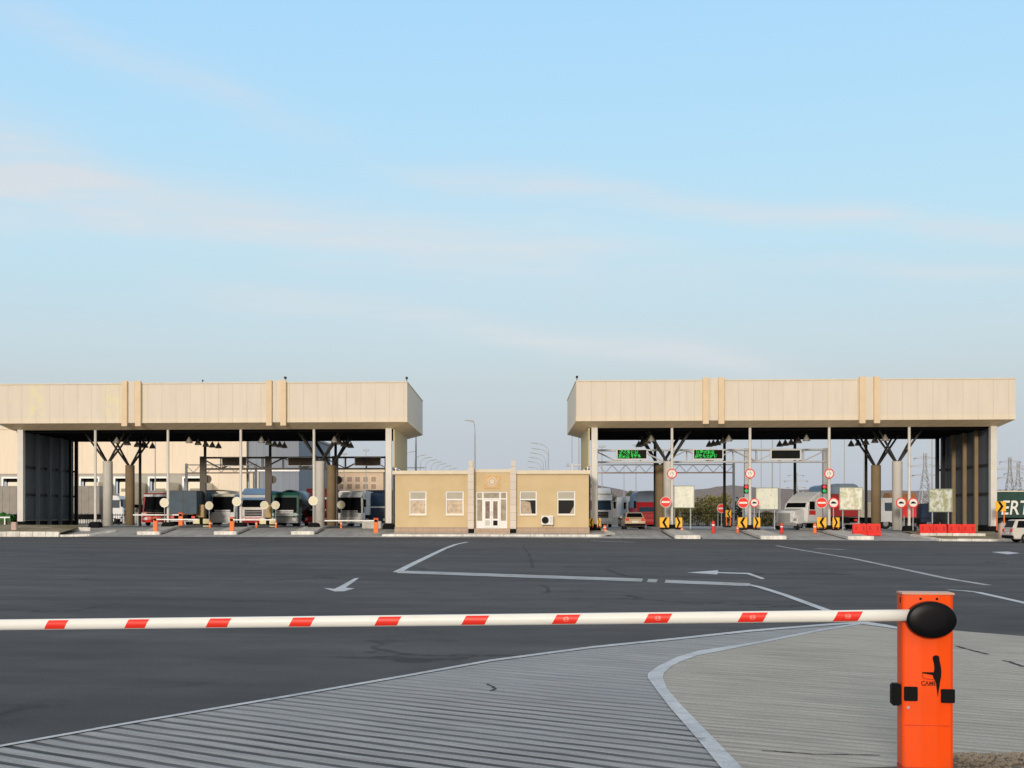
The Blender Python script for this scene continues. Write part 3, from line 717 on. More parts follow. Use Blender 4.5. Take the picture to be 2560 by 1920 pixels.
# bell lamps
ORD = ['front', 'second', 'third', 'fourth', 'rearmost']
proto = None
rows = [(292, 'the lane with the red lorry'), (473, 'the lane left of the blue and white lorry'), (654, 'the lane with the green lorry'), (836, 'the lane with the white lorry beside the office'),
        (1628, 'the lane with the beige car'), (1822, 'the lane under the second lit green display'), (2016, 'the lane under the blank display'), (2213, 'the lane behind the single red barrier')]
for px, desc in rows:
    for k, Y in enumerate((106, 109, 111.8, 114.2, 116.6)):
        X = atx(px, 106)
        lab = '%s bell lamp over %s' % (ORD[k], desc)
        if proto is None:
            proto = thing('bell_lamp', lab, 'hanging lamp', (X, Y, 7.72), 0, 'bell lamps hanging under the canopies')
            B().lathe([(.30, 0), (.31, .03), (.24, .2), (.10, .42), (.07, .52)], 14).build('lamp_shade', mat('lamp_shade_metal', (.30, .27, .23), .5, .2), proto, smooth=True)
            B().cyl((0, 0, .53), (0, 0, .98), .025, .025, 8).build('hanger', 'dark_post', proto)
            o = proto
        else:
            o = copy_tree(proto); o['label'] = lab
        o.location = (X, Y, 7.72 if k < 2 else 7.6 + .06 * k)

# ------------------------------------------------------------------ office between the canopies
OY = 100.0
ox0, ox1 = atx(988, OY), atx(1472, OY)
zo = .06
off_ = thing('office', 'flat-roofed tan rendered office between the two canopies', 'office building', ((ox0 + ox1) / 2, OY, zo))
ol = off_.location
def zo_(py): return zat(1230, py, OY)
ztop, zcap = zo_(1186), zo_(1176.5)
wins = [(1023, 1066), (1114, 1159), (1299, 1342), (1393, 1438)]
zw0, zw1 = zo_(1287), zo_(1228)
# front wall pieced round openings
b = B(); D0, D1 = OY, OY + .35
px_l, px_r = atx(1184, OY), atx(1277, OY)
edges = []
zpl = zo_(1318)
def wall_run(xa, xb, ws):
    cur = xa
    for w0, w1 in ws:
        a, c = atx(w0, OY), atx(w1, OY)
        b.box(cur, a, D0, D1, zpl, ztop); b.box(a, c, D0, D1, zpl, zw0); b.box(a, c, D0, D1, zw1, ztop); cur = c
    b.box(cur, xb, D0, D1, zpl, ztop)
wall_run(ox0, px_l, wins[:2]); wall_run(px_r, ox1, wins[2:])
b.box(ox0, ox0 + .35, D1, OY + 9, zpl, ztop - .003); b.box(ox1 - .35, ox1, D1, OY + 9, zpl, ztop - .003); b.box(ox0, ox1, OY + 9, OY + 9.35, zpl, ztop)
ex0, ex1 = atx(1190, OY), atx(1268, OY); ze1, ze0 = zo_(1229), zo_(1321)
b.box(px_l, px_r, OY + .35, OY + .6, ze1, zo_(1181)); b.box(px_l, ex0, OY + .35, OY + .6, zpl - .1, ze1); b.box(ex1, px_r, OY + .35, OY + .6, zpl - .1, ze1)
b.box(px_l - .001, px_l + .1, OY + .355, OY + .7, zpl, ztop - .01)
b.build('wall', 'render_wall', off_, ol)
B().box(ox0 - .05, px_l - .4, OY - .06, OY + .3, -.3, zpl - .002).box(ox0 - .05, ox0 + .3, OY + .298, OY + 9.3, -.3, zpl - .0025).build('base_course', 'plinth_stone', off_, ol)
B().box(px_r + .4, ox1 + .05, OY - .06, OY + .3, -.3, zpl - .002).box(ox1 - .3, ox1 + .049, OY + .298, OY + 9.3, -.3, zpl - .0025).build('base_course', 'plinth_stone', off_, ol)
rf = B(); rf.box(ox0 - .22, px_l - .405, OY - .2, OY + .6, ztop + .002, zcap); rf.box(px_r + .405, ox1 + .12, OY - .2, OY + .6, ztop + .002, zcap); rf.box(ox0 - .22, ox1 + .12, OY + .602, OY + 9.6, ztop + .003, zcap - .02)
rf = rf.build('roof', 'trim', off_, ol, bevel=.03)
B().box(px_l - .003, px_r + .003, OY + .3, OY + .598, zo_(1181) + .002, zo_(1173)).build('cornice', 'trim', rf, ol, bevel=.02)
for p in (1177, 1283):
    x = atx(p, OY - .3); pb = B(); pb.box(x - .235, x + .235, OY - .32, OY + .34, zo_(1322), zo_(1170)).box(x - .17, x + .17, OY - .25, OY + .3, zo_(1170) + .002, zo_(1152))
    po = pb.build('entrance_pilaster', 'pilaster_stone', off_, ol, bevel=.02)
    B().box(x - .2, x + .2, OY - .28, OY + .3, -.3, zo_(1322) - .002).build('pilaster_base', 'plinth', po, ol)
b = B(); em = atx(1230, OY)
b.box(em - .62, em + .62, OY + .30, OY + .348, zo_(1221), zo_(1189)); ep = b.build('emblem_panel', 'emblem_panel', off_, ol)
b = B(); zc = zo_(1204); b.disc_y(em, zc, .2, OY + .24, OY + .298, 20); b.ring_y(em, zc, .36, .29, OY + .26, OY + .297)
for k in range(16):
    a = 2 * math.pi * k / 16; b.beam((em + .21 * math.cos(a), OY + .28, zc + .21 * math.sin(a)), (em + .28 * math.cos(a), OY + .28, zc + .28 * math.sin(a)), .03, .03)
for sx in (-1, 1): b.tube([(em + sx * .12, OY + .27, zc - .42), (em + sx * .36, OY + .27, zc - .34), (em + sx * .45, OY + .27, zc - .05), (em + sx * .42, OY + .27, zc + .2)], .035)
b.build('emblem', 'trim', ep, ol)
def frame(b, x0, x1, z0, z1, y0, y1, t):
    b.box(x0, x1, y0, y1, z0, z0 + t); b.box(x0, x1, y0, y1, z1 - t, z1); b.box(x0, x0 + t, y0, y1, z0 + t, z1 - t); b.box(x1 - t, x1, y0, y1, z0 + t, z1 - t)
for i, (w0, w1) in enumerate(wins):
    a, c = atx(w0, OY), atx(w1, OY); zm = zo_(1249)
    b = B(); frame(b, a + .002, c - .002, zw0 + .002, zw1 - .002, OY + .06, OY + .16, .085); b.box(a + .08, c - .08, OY + .055, OY + .165, zm - .05, zm + .05)
    wo = b.build('window', 'white', off_, ol)
    b = B(); b.box(a + .085, c - .085, OY + .11, OY + .13, zw0 + .085, zm - .05); b.build('pane', 'glass_beige' if i < 2 else 'glass_dark', wo, ol)
    b = B(); n = 7
    for k in range(n):
        q0 = zm + .05 + (zw1 - .085 - zm - .05) * k / n; b.box(a + .085, c - .085, OY + .105, OY + .135, q0, q0 + (zw1 - .085 - zm - .05) / n * .9)
    b.build('blind', 'blind', wo, ol)
    B().box(a - .06, c + .06, OY - .08, OY + .05, zw0 - .09, zw0 - .002).build('sill', 'trim', wo, ol)
    if i == 2: B().prism([(a + .1, zw0 + .1), (a + .95, zw0 + .1), (a + .82, zm - .2), (a + .35, zm - .09), (a + .1, zm - .12)], OY + .09, OY + .105, 'y').build('curtain', 'curtain', wo, ol)
    if i == 3: B().prism([(c - .42, zw0 + .1), (c - .1, zw0 + .1), (c - .1, zm - .5)], OY + .09, OY + .105, 'y').build('curtain', 'curtain', wo, ol)
# entrance glazing
ent = B(); Y0, Y1 = OY + .4, OY + .5; zt_ = zo_(1247); dx0, dx1 = atx(1207, OY), atx(1250, OY)
frame(ent, ex0 + .002, ex1 - .002, ze0, ze1 - .002, Y0, Y1, .08); ent.box(ex0 + .08, ex1 - .08, Y0 + .002, Y1 - .002, zt_ - .05, zt_ + .05)
for x in (dx0, dx1): ent.box(x - .06, x + .06, Y0 - .003, Y1 + .003, ze0 + .08, ze1 - .08)
zlow = zo_(1302)
for xa, xb in ((ex0 + .08, dx0 - .06), (dx1 + .06, ex1 - .08)): ent.box(xa, xb, Y0 + .03, Y1 - .03, ze0 + .08, zlow)
en = ent.build('entrance_frame', 'white', off_, ol)
b = B()
for xa, xb in ((ex0 + .08, dx0 - .06), (dx1 + .06, ex1 - .08)): b.box(xa, xb, Y0 + .04, Y1 - .04, zlow, zt_ - .05)
for xa, xb in ((ex0 + .08, dx0 - .06), (dx0 + .06, dx1 - .06), (dx1 + .06, ex1 - .08)): b.box(xa, xb, Y0 + .04, Y1 - .04, zt_ + .05, ze1 - .082)
b.build('pane', mat('entrance_glass', (.38, .33, .25), .15, var=.3, scale=2), en, ol)
dm = (dx0 + dx1) / 2
for k, (xa, xb) in enumerate(((dx0 + .062, dm - .004), (dm + .004, dx1 - .062))):
    b = B(); frame(b, xa, xb, ze0 + .09, zt_ - .06, Y0 - .04, Y1 - .02, .13); zmid = zo_(1299); b.box(xa + .13, xb - .13, Y0 - .04, Y1 - .02, zmid - .07, zmid + .07)
    do = b.build('door', 'white', off_, ol)
    b = B(); b.box(xa + .13, xb - .13, Y0 + .01, Y0 + .03, ze0 + .22, zmid - .07); b.build('lower_pane', 'glass_dark' if k else mat('frosted_glass', (.55, .55, .5), .3), do, ol)
    b = B(); b.box(xa + .13, xb - .13, Y0 + .01, Y0 + .03, zmid + .07, zt_ - .19); b.build('upper_pane', mat('door_glass', (.24, .18, .14), .12, var=.4, scale=3), do, ol)
    xh = xb - .07 if k == 0 else xa + .07
    B().box(xh - .02, xh + .02, Y0 - .1, Y0 - .042, ze0 + 1.0, ze0 + 1.35).build('handle', 'chrome', do, ol)
b = B(); sx0, sx1 = px_l + .06, px_r - .06
zz = ze0 - .01
for k in range(3): b.box(sx0, sx1, OY - .35 - .3 * k, OY + .39, -.3 if k == 2 else zz - .19 * (k + 1), zz - .19 * k - .002 * k)
b.build('steps', 'plinth_stone', off_, ol)
# air conditioner
acx, acz = atx(1368, OY - .4), zo_(1312)
ac = thing('air_conditioner', 'white outdoor air conditioner unit on the office wall below the right windows', 'air conditioner', (acx, OY, acz))
B().box(-.47, .47, -.42, -.08, 0, .72).build('casing', 'ac', ac, bevel=.03)
B().ring_y(-.15, .36, .27, .22, -.45, -.422).build('fan_guard', 'black', ac)
b = B(); b.disc_y(-.15, .36, .215, -.43, -.4215)
b.build('fan', 'scrn', ac)
b = B()
for k in range(5): b.box(.2, .42, -.428, -.4215, .15 + k * .1, .18 + k * .1)
b.build('grille', 'pole_grey', ac)
B().box(-.4, -.34, -.4, .0, -.06, -.003).box(.34, .4, -.4, .0, -.06, -.003).build('bracket', 'pole_grey', ac)

# ------------------------------------------------------------------ foreground barrier
def barrier(label, group, X, Y, z0, rz, w, d, h, arm_len, arm_rz, arm_pitch, arm_h, arm_z, detail, side=-1):
    root = thing('boom_barrier', label, 'barrier', (X, Y, z0), rz, group)
    return root
cx_, cy_ = atx(2320, 7.35), 7.35
bar = thing('boom_barrier', 'large orange boom barrier in the foreground with red and white arm and black oval hub', 'barrier', (cx_, cy_, .06), R(-6))
w2, dpt = .138, .16
zc0, zc1 = .132 - .06, 1.168 - .06
prof = [(-w2, dpt), (-w2, .012), (-w2 + .010, .001), (-.04, -.008), (.045, -.008), (w2 - .016, .002), (w2, .018), (w2, dpt)]
cab_ = B().prism(prof, zc0 + .05, zc1 - .012, 'z').build('cabinet', 'orange', bar, bevel=.003)
B().box(-w2 - .004, w2 + .004, -.010, dpt + .004, zc1 - .0115, zc1).build('lid', mat('lid_edge', (.62, .34, .25), .4), cab_, bevel=.003)
B().prism([(x * 1.01, y) for x, y in prof], zc0 - .06, zc0 + .049, 'z').build('base_skirt', 'orange_dark', bar, bevel=.002)
for x in (-.042, .046): B().disc_y(x, zc1 - .034, .007, -.011, -.004, 12).build('screw', 'black', cab_)
# oval hub
b = B()
nu, vs, fs = 48, [], []
lay = [(1.0, -.006), (1.0, -.062), (.985, -.070), (.955, -.075), (.90, -.078), (.5, -.081), (.2, -.082)]
hx, hz = .007, zc1 - .148
for k, y in lay:
    for i in range(nu):
        a = 2 * math.pi * i / nu; vs.append((hx + .134 * k * math.cos(a), y, hz + .102 * k * math.sin(a)))
for r in range(len(lay) - 1):
    for i in range(nu): fs.append((r * nu + i, r * nu + (i + 1) % nu, (r + 1) * nu + (i + 1) % nu, (r + 1) * nu + i))
fs += [tuple(range(nu))[::-1], tuple(range((len(lay) - 1) * nu, len(lay) * nu))]
b.add(vs, fs); hub = b.build('hub', mat('hub_plastic', (.004, .004, .006), .35, spec=.12), bar, smooth=True)
# arm : local direction to the left, slightly receding and sagging
P1 = Vector((atx(2300, 7.24), 7.24, 0)); P1.z = zat(2300, 1540.5, 7.24)
Yl = 7.60; P2 = Vector((atx(775, Yl), Yl, zat(775, 1554, Yl)))
inv = Matrix.Translation(bar.location) @ Matrix.Rotation(R(-6), 4, 'Z'); inv = inv.inverted()
q1, q2 = inv @ P1, inv @ P2
q1 = Vector((-.02, -.034, q1.z))
dirv = (q2 - q1).normalized(); L = (q2 - q1).length
side_ = dirv.cross(Vector((0, 0, 1))).normalized()      # across
if side_.y > 0: side_ = -side_
upv = side_.cross(dirv).normalized()
if upv.z < 0: upv = -upv
LT = L + 2.3
def armpt(s, a, k=1.0): return q1 + dirv * s + side_ * (math.cos(a) * .024 * k) + upv * (math.sin(a) * .0335 * k)
b = B(); n = 28; vs = []; ns = 20
for j in range(ns + 1):
    for i in range(n): vs.append(armpt(.06 + (LT - .06) * j / ns, 2 * math.pi * i / n))
fs = [(j * n + i, j * n + (i + 1) % n, (j + 1) * n + (i + 1) % n, (j + 1) * n + i) for j in range(ns) for i in range(n)] + [tuple(range(n))[::-1], tuple(range(ns * n, (ns + 1) * n))]
b.add(vs, fs); arm = b.build('arm', 'arm', bar, smooth=True)
B().add([armpt(LT - .001 + .03 * j, 2 * math.pi * i / n, 1.06) for j in range(2) for i in range(n)], [(i, (i + 1) % n, n + (i + 1) % n, n + i) for i in range(n)] + [tuple(range(n))[::-1], tuple(range(n, 2 * n))]).build('end_cap', 'black', arm)
def s_of_px(px):                                       # where along the arm a photo column falls
    lo, hi = -.3, LT + 4
    for _ in range(50):
        mid = (lo + hi) / 2; wp = inv.inverted() @ (q1 + dirv * mid)
        x = PX0 + F * (wp.x * C_ + wp.y * S_) / dep(wp.x, wp.y)
        if x > px: lo = mid
        else: hi = mid
    return lo
strips = [(2080, 2156, 1), (1842, 1919, 1), (1608, 1681, 1), (1379, 1452, 1), (1153, 1225, 0), (936, 1006, 0), (722, 790, 0), (515, 582, 0), (312, 377, 0), (112, 176, 0)]
for i, (xa, xb, mk) in enumerate(strips):
    sa, sb = s_of_px(xb - 7), s_of_px(xa + 7); sl = .033
    b = B(); nn = 10; vs = []
    for k in (1.02, 1.0):
        for j in range(nn + 1):
            a = R(50) - R(104) * j / nn; sh = sl * (1 - 2 * j / nn) * -.5
            for s in (sa + sh, sb + sh): vs.append(armpt(s, a, k))
    m_ = 2 * (nn + 1)
    fs = [(2 * j, 2 * j + 1, 2 * j + 3, 2 * j + 2) for j in range(nn)] + [(m_ + 2 * j, m_ + 2 * j + 2, m_ + 2 * j + 3, m_ + 2 * j + 1) for j in range(nn)]
    b.add(vs, fs); st = b.build('red_strip', 'red_strip', arm, smooth=True)
    if mk:
        b = B(); vs = [armpt((sa + sb) / 2, 0, 1.03)]
        for q in range(14): t = 2 * math.pi * q / 14; vs.append(armpt((sa + sb) / 2 + .017 * math.cos(t), R(24) * math.sin(t), 1.03))
        b.add(vs, [(0, 1 + q, 1 + (q + 1) % 14) for q in range(14)]); b.build('strip_emblem', 'strip_mark', st, smooth=True)
# emblem and lettering on the cabinet
SC = 0.2833 * 7.35 / F
def lp(zx, zy): return ((zx - 495) * SC + .001, zc1 - (zy - 100) * SC)
sil = [(528, 668), (531, 652), (543, 641), (558, 638), (572, 641), (583, 652), (587, 690), (597, 735), (601, 780), (598, 830), (591, 862), (586, 905), (578, 950), (571, 998), (566, 960), (560, 912), (558, 884), (552, 866), (541, 848), (534, 832), (530, 812), (490, 803), (443, 797), (443, 786), (500, 786), (538, 786), (543, 760), (540, 720), (534, 690)]
b = B(); b.prism([lp(*p) for p in sil], -.0102, -.006, 'y')
b.build('emblem', 'black', cab_)
b = B(); pts = [(446, 800), (444, 818), (455, 838), (475, 846), (505, 848), (538, 850)]
for p, q in zip(pts, pts[1:]):
    a, c = lp(*p), lp(*q); b.beam((a[0], -.0085, a[1]), (c[0], -.0085, c[1]), .002, .0026)
a, c = lp(440, 904), lp(550, 900); b.beam((a[0], -.0085, a[1]), (c[0], -.0085, c[1]), .002, .0018)
b.build('emblem_outline', 'emblem_ink', cab_)
b = B(); b.box(-w2 + .012, w2 - .018, -.0095, -.004, .36, .363); b.build('door_seam', 'orange_dark', cab_)
for sy in (.46, .11): B().disc_y(-w2 + .03, sy, .008, -.010, -.001, 12).build('bolt', 'pole_grey', cab_)
tx, tz = lp(497, 884)
lettering('lettering', 'CAME', .033, 'emblem_ink', cab_, (tx, -.0085, tz), .0012, sx=.95, bold=.0006)
def pad(zx0, zx1, zy0, zy1): 
    a, c = lp(zx0, zy1), lp(zx1, zy0); B().box(a[0], c[0], -.016, -.0005, a[1], c[1]).build('reflector', 'black', cab_, bevel=.003)
pad(293, 405, 915, 1038); pad(597, 712, 930, 1048)
zA, zB2 = lp(0, 1090)[1], lp(0, 900)[1]
B().box(-w2 - .052, -w2 - .002, .02, .10, zA, zB2).build('photocell', 'black', bar, bevel=.008)
B().box(-w2 - .004, -w2 + .004, .05, .06, zc1 - .06, zc1 - .03).build('key_slot', 'black', cab_)
# barrier island in front, gravel patch
isl = [(2040, 1946), (2130, 1942), (2250, 1938), (2392, 1914), (2560, 1906), (2900, 1898), (3300, 2500), (2000, 2600)]
P = [g(*p) for p in isl]
struct(B().prism([(x, y) for x, y in P], .001, .055, 'z').build('barrier_plinth', 'earth'))
rng = random.Random(5); b = B()
for i in range(1500):
    px, py = rng.uniform(2385, 2800), 1908 + 160 * rng.random() ** 1.6
    x, y = g(px, py); r = rng.uniform(.005, .02)
    o = len(b.v); b.ell((x, y, .055 + r * .4), (r * rng.uniform(.7, 1.3), r * rng.uniform(.7, 1.3), r * .7), 6, 4)
gr = b.build('gravel', concrete_mat('gravel_stone', (.11, .08, .05), (.36, .31, .25))); tag(gr, 'brown gravel stones scattered beside the barrier foot', 'gravel', kind='stuff')

# ------------------------------------------------------------------ small lane barriers
def lane_barrier(px, Y, dirn, arm_px, desc, h=1.05):
    X = atx(px, Y); z = gz(X, Y) + (.17 if Y > 97 else 0)
    root = thing('boom_barrier', desc, 'barrier', (X, Y, z), 0, 'orange lane barriers under the left canopy')
    B().box(-.17, .17, -.12, .12, 0, h).build('cabinet', 'orange_far', root, bevel=.03)
    B().box(-.19, .19, -.14, .14, h + .001, h + .06).build('lid', 'orange_dark', root)
    b = B(); b.prism([(.13 * math.cos(2 * math.pi * i / 16), h - .16 + .1 * math.sin(2 * math.pi * i / 16)) for i in range(16)], -.2, -.122, 'y'); b.build('hub', 'black', root)
    xe = atx(arm_px, Y) - X
    B().box(min(dirn * .1, xe), max(dirn * .1, xe), -.19, -.13, h - .2, h - .11).build('arm', 'arm', root)
    return root
lane_barrier(389, 99.2, 1, 495, 'small orange barrier on the island nose in front of the red lorry', 1.1)
lane_barrier(452, 104.6, -1, 334, 'small orange barrier in front of the blue-grey box lorry')
lane_barrier(580, 99.4, 1, 690, 'small orange barrier in front of the cream-topped lorry')
lane_barrier(940, 97.6, -1, 812, 'small orange barrier beside the left corner of the office', 1.1)

# ------------------------------------------------------------------ signs
def disc_sign(px, py, Y, r, kind, label, pole=True, group='round road signs at the lanes', zext=None):
    X = atx(px, Y); z = zat(px, py, Y); zg = gz(X, Y) + .15
    root = thing('round_sign', label, 'road sign', (X, Y, zg), 0, group); h = z - zg
    if kind == 'noentry':
        B().disc_y(0, h, r, -.03, 0).build('sign_face', 'red_sign', root)
        B().box(-r * .72, r * .72, -.036, -.0305, h - r * .17, h + r * .17).build('bar', 'white_sign', root)
        B().ring_y(0, h, r, r * .93, -.038, -.0303).build('rim', 'white_sign', root)
    elif kind == 'back':
        B().disc_y(0, h, r, -.03, 0).build('sign_face', 'cream_disc', root)
        B().ring_y(0, h, r * 1.02, r * .94, -.04, -.0303).build('rim', 'rim', root)
        B().box(-.04, .04, -.045, -.031, h - r * .5, h + r * .5).build('bracket', 'cream_board', root)
    elif kind == 'dark':
        B().disc_y(0, h, r, -.03, 0).build('sign_face', 'gantry_dark', root)  # sign back coloured dark for the shade it hangs in
        B().box(-.05, .05, -.06, -.031, h - r * .8, h + r * .8).build('bracket', 'dark_post', root)
    else:
        B().disc_y(0, h, r, -.03, 0).build('sign_face', 'white_sign', root)
        B().ring_y(0, h, r, r * .78, -.036, -.0303).build('ring', 'red_sign', root)
        if kind == 'height':
            b = B(); b.prism([(-r * .15, h + r * .66), (r * .15, h + r * .66), (0, h + r * .42)], -.035, -.0305, 'y'); b.prism([(-r * .15, h - r * .66), (0, h - r * .42), (r * .15, h - r * .66)], -.035, -.0305, 'y')
            b.box(-r * .34, -r * .24, -.035, -.0305, h - r * .2, h + r * .24); b.box(-r * .1, r * .28, -.035, -.0305, h + r * .12, h + r * .22); b.box(r * .14, r * .26, -.035, -.0305, h - r * .22, h + r * .11)
            b.build('pictogram', mat('sign_grey', (.2, .17, .15), .5), root)
        else:
            b = B(); b.prism([(-r * .5, h - r * .16), (r * .5, h - r * .16), (r * .5, h + .02), (r * .25, h + .05), (r * .12, h + r * .25), (-r * .25, h + r * .25), (-r * .35, h + .04), (-r * .5, h + .02)], -.035, -.0305, 'y')
            b.build('pictogram', 'black', root)
    if pole: B().cyl((0, .05, 0), (0, .05, h + r * .8), .04, .04, 8).build('pole', 'pole_grey', root)
    else: B().box(-.06, .06, .002, .12, h - .12, h + .12).build('clamp', 'pole_grey', root)
    return root
SY = 103.75
for px, d in ((1680, 'beside the beige car lane'), (1875, 'on the middle post of the right canopy'), (2073, 'on the post right of the blank display')):
    disc_sign(px, 1184, SY, .40, 'height', 'red-ringed height limit sign ' + d, False)
disc_sign(1664, 1255, 103.0, .43, 'noentry', 'red no-entry sign left of the first pale board')
disc_sign(1858, 1257, 103.0, .43, 'noentry', 'red no-entry sign left of the middle post of the right canopy')
disc_sign(2054, 1257, 103.0, .43, 'noentry', 'red no-entry sign between the white bonneted truck and the red lorry')
disc_sign(1804, 1271, 117.5, .42, 'noentry', 'darker small red no-entry sign standing behind a thin dark post')
disc_sign(1886, 1257, 103.4, .36, 'ring', 'red-ringed white sign squeezed between the middle post and a pale board')
disc_sign(2084, 1257, 103.0, .42, 'ring', 'red-ringed white sign against the red lorry')
disc_sign(2253, 1257, 103.0, .42, 'ring', 'red-ringed white sign with car symbol in front of the right concrete column')
disc_sign(2283, 1257, 103.0, .40, 'ring', 'red-ringed white sign right of the last thin post')
for px, py, d in ((411, 1257, 'left of the post by the blue-grey box lorry'), (592, 1254, 'left of the post by the blue and white lorry'), (783, 1252, 'on the post in front of the pale concrete column')):
    disc_sign(px, py, 103.6, .37, 'back', 'cream round sign back ' + d, True)
for px, py, d in ((523, 1264, 'right of the first gantry leg'), (661, 1263, 'left of the second gantry leg'), (689, 1263, 'right of the second gantry leg, before the green lorry'), (853, 1262, 'over the windscreen of the white lorry by the office')):
    disc_sign(px, py, 112.5, .36, 'back', 'cream round sign back ' + d, True)
for px, py, d in ((519, 1198, 'first'), (681, 1199, 'second'), (845, 1200, 'third')):
    disc_sign(px, py, 115.6, .38, 'dark', 'dark round sign back up on the %s gantry leg from the left' % d, False)

# gantries
def gantry(label, pxs, pytop, pybot, Y, m, legs):
    x0, x1 = atx(pxs[0], Y), atx(pxs[1], Y); zt, zb = zat((pxs[0] + pxs[1]) / 2, pytop, Y), zat((pxs[0] + pxs[1]) / 2, pybot, Y)
    root = thing('sign_gantry', label, 'gantry', ((x0 + x1) / 2, Y, gz((x0 + x1) / 2, Y))); off = root.location
    b = B()
    for y in (Y - .3, Y + .3):
        b.box(x0, x1, y - .06, y + .06, zt - .14, zt); b.box(x0, x1, y - .06, y + .06, zb, zb + .14)
        n = int((x1 - x0) / 1.9)
        for i in range(n):
            a, c = x0 + (x1 - x0) * i / n, x0 + (x1 - x0) * (i + 1) / n
            b.beam((a, y, zb + .1), (c, y, zt - .1), .07, .07) if i % 2 else b.beam((a, y, zt - .1), (c, y, zb + .1), .07, .07)
            b.box(c - .035, c + .035, y - .035, y + .035, zb + .14, zt - .14)
    b.build('truss', m, root, off)
    for px, w in legs:
        X = atx(px, Y); b = B(); b.box(X - w, X + w, Y - w, Y + w, gz(X, Y), zt + .05); b.build('leg', m, root, off)
    return root, zt, zb
gr_, gzt, gzb = gantry('grey lattice gantry carrying the lane displays under the right canopy', (1487, 2066), 1123, 1157, 109.5, 'gantry', [(2063, .2), (1490, .15), (1866, .17)])
gl_, lzt, lzb = gantry('dark lattice gantry seen from behind under the left canopy', (502, 968), 1142, 1174, 116.0, 'gantry_dark', [(508, .26), (671, .26), (838, .26), (966, .15)])
def display(px0, px1, py0, py1, Y, label, kind):
    x0, x1 = atx(px0, Y), atx(px1, Y); z0, z1 = zat(px0, py1, Y), zat(px0, py0, Y)
    cx, w, h = (x0 + x1) / 2, (x1 - x0) / 2, z1 - z0
    root = thing('lane_display', label, 'display board', (cx, Y, z0), 0, 'lane display boards on the gantries')
    B().box(-w, w, 0, .22, 0, h).build('housing', 'white' if kind != 'back' else 'gantry', root, bevel=.02)
    if kind == 'back':
        B().box(-w + .06, w - .06, -.02, -.002, .06, h - .06).build('back_plate', 'sign_back', root)
        b = B(); b.beam((-w + .1, -.04, .1), (0, -.04, h - .1), .05, .03); b.beam((0, -.06, h - .1), (w - .1, -.06, .1), .05, .03); b.box(-.04, .04, -.08, -.021, .05, h - .05); b.build('brace', 'gantry_dark', root)
    else:
        b = B().box(-w + .1, w - .1, -.02, -.002, .12, h - .06)
        if kind == 'lit':
            rg = random.Random(px0); cw = (2 * w - .5) / 6.6
            zb_, hh = .12, h - .18
            for row in range(2):
                for ch in range(6 - row):
                    for i in range(4):
                        for j in range(5):
                            if rg.random() < .6:
                                x = -w + .18 + ch * cw + row * .1 + i * cw * .2; z = zb_ + .05 + row * hh * .48 + j * hh * .085
                                b.box(x, x + cw * .17, -.03, -.021, z, z + hh * .075)
        sc_o = b.build('screen', 'scrn', root); sc_o.data.materials.append(M['led_green'])
        for p in sc_o.data.polygons:
            if p.center.y < -.0201: p.material_index = 1
    return root
display(1541, 1619, 1123, 1150, 108.9, 'lane display with lit green characters, left of the first tree-like column on the right', 'lit')
display(1732, 1809, 1123, 1150, 108.9, 'lane display with lit green characters, right of the first tree-like column', 'lit')
display(1926, 2003, 1124, 1150, 108.9, 'blank black lane display on the gantry of the right canopy', 'off')
display(555, 617, 1143, 1165, 115.4, 'brown back of a lane display in front of the cream warehouse', 'back')
display(719, 782, 1143, 1165, 115.4, 'brown back of a lane display right of the blue-grey building', 'back')
display(886, 952, 1143, 1165, 115.4, 'brown back of a lane display nearest the office', 'back')
# thin portal frames further back
def portal(label, px0, px1, pt, pb, Y):
    x0, x1 = atx(px0, Y), atx(px1, Y); zt, zb = zat(px0, pt, Y), zat(px0, pb, Y)
    root = thing('portal_frame', label, 'portal frame', ((x0 + x1) / 2, Y, .4)); off = root.location
    b = B(); b.box(x0, x1, Y - .06, Y + .06, zt - .12, zt)
    n = int((x1 - x0) / 1.4)
    for i in range(n):
        a, m_, c = x0 + (x1 - x0) * i / n, x0 + (x1 - x0) * (i + .5) / n, x0 + (x1 - x0) * (i + 1) / n
        b.beam((a, Y, zt - .1), (m_, Y, zb + .1), .06, .06); b.beam((m_, Y, zb + .1), (c, Y, zt - .1), .06, .06)
    b.build('truss', 'gantry', root, off)
    B().box(x0, x1, Y - .07, Y + .07, zb, zb + .14).build('lower_chord', 'rust', root, off)
    for x in (x0, x1): B().box(x - .12, x + .12, Y - .12, Y + .12, .4, zt + .1).build('leg', 'gantry', root, off)
portal('thin lattice portal with reddish lower bar behind the right gantry', 1430, 1834, 1161, 1184, 138)
portal('thin lattice portal with reddish lower bar behind the left gantry', 466, 640, 1161, 1184, 138)

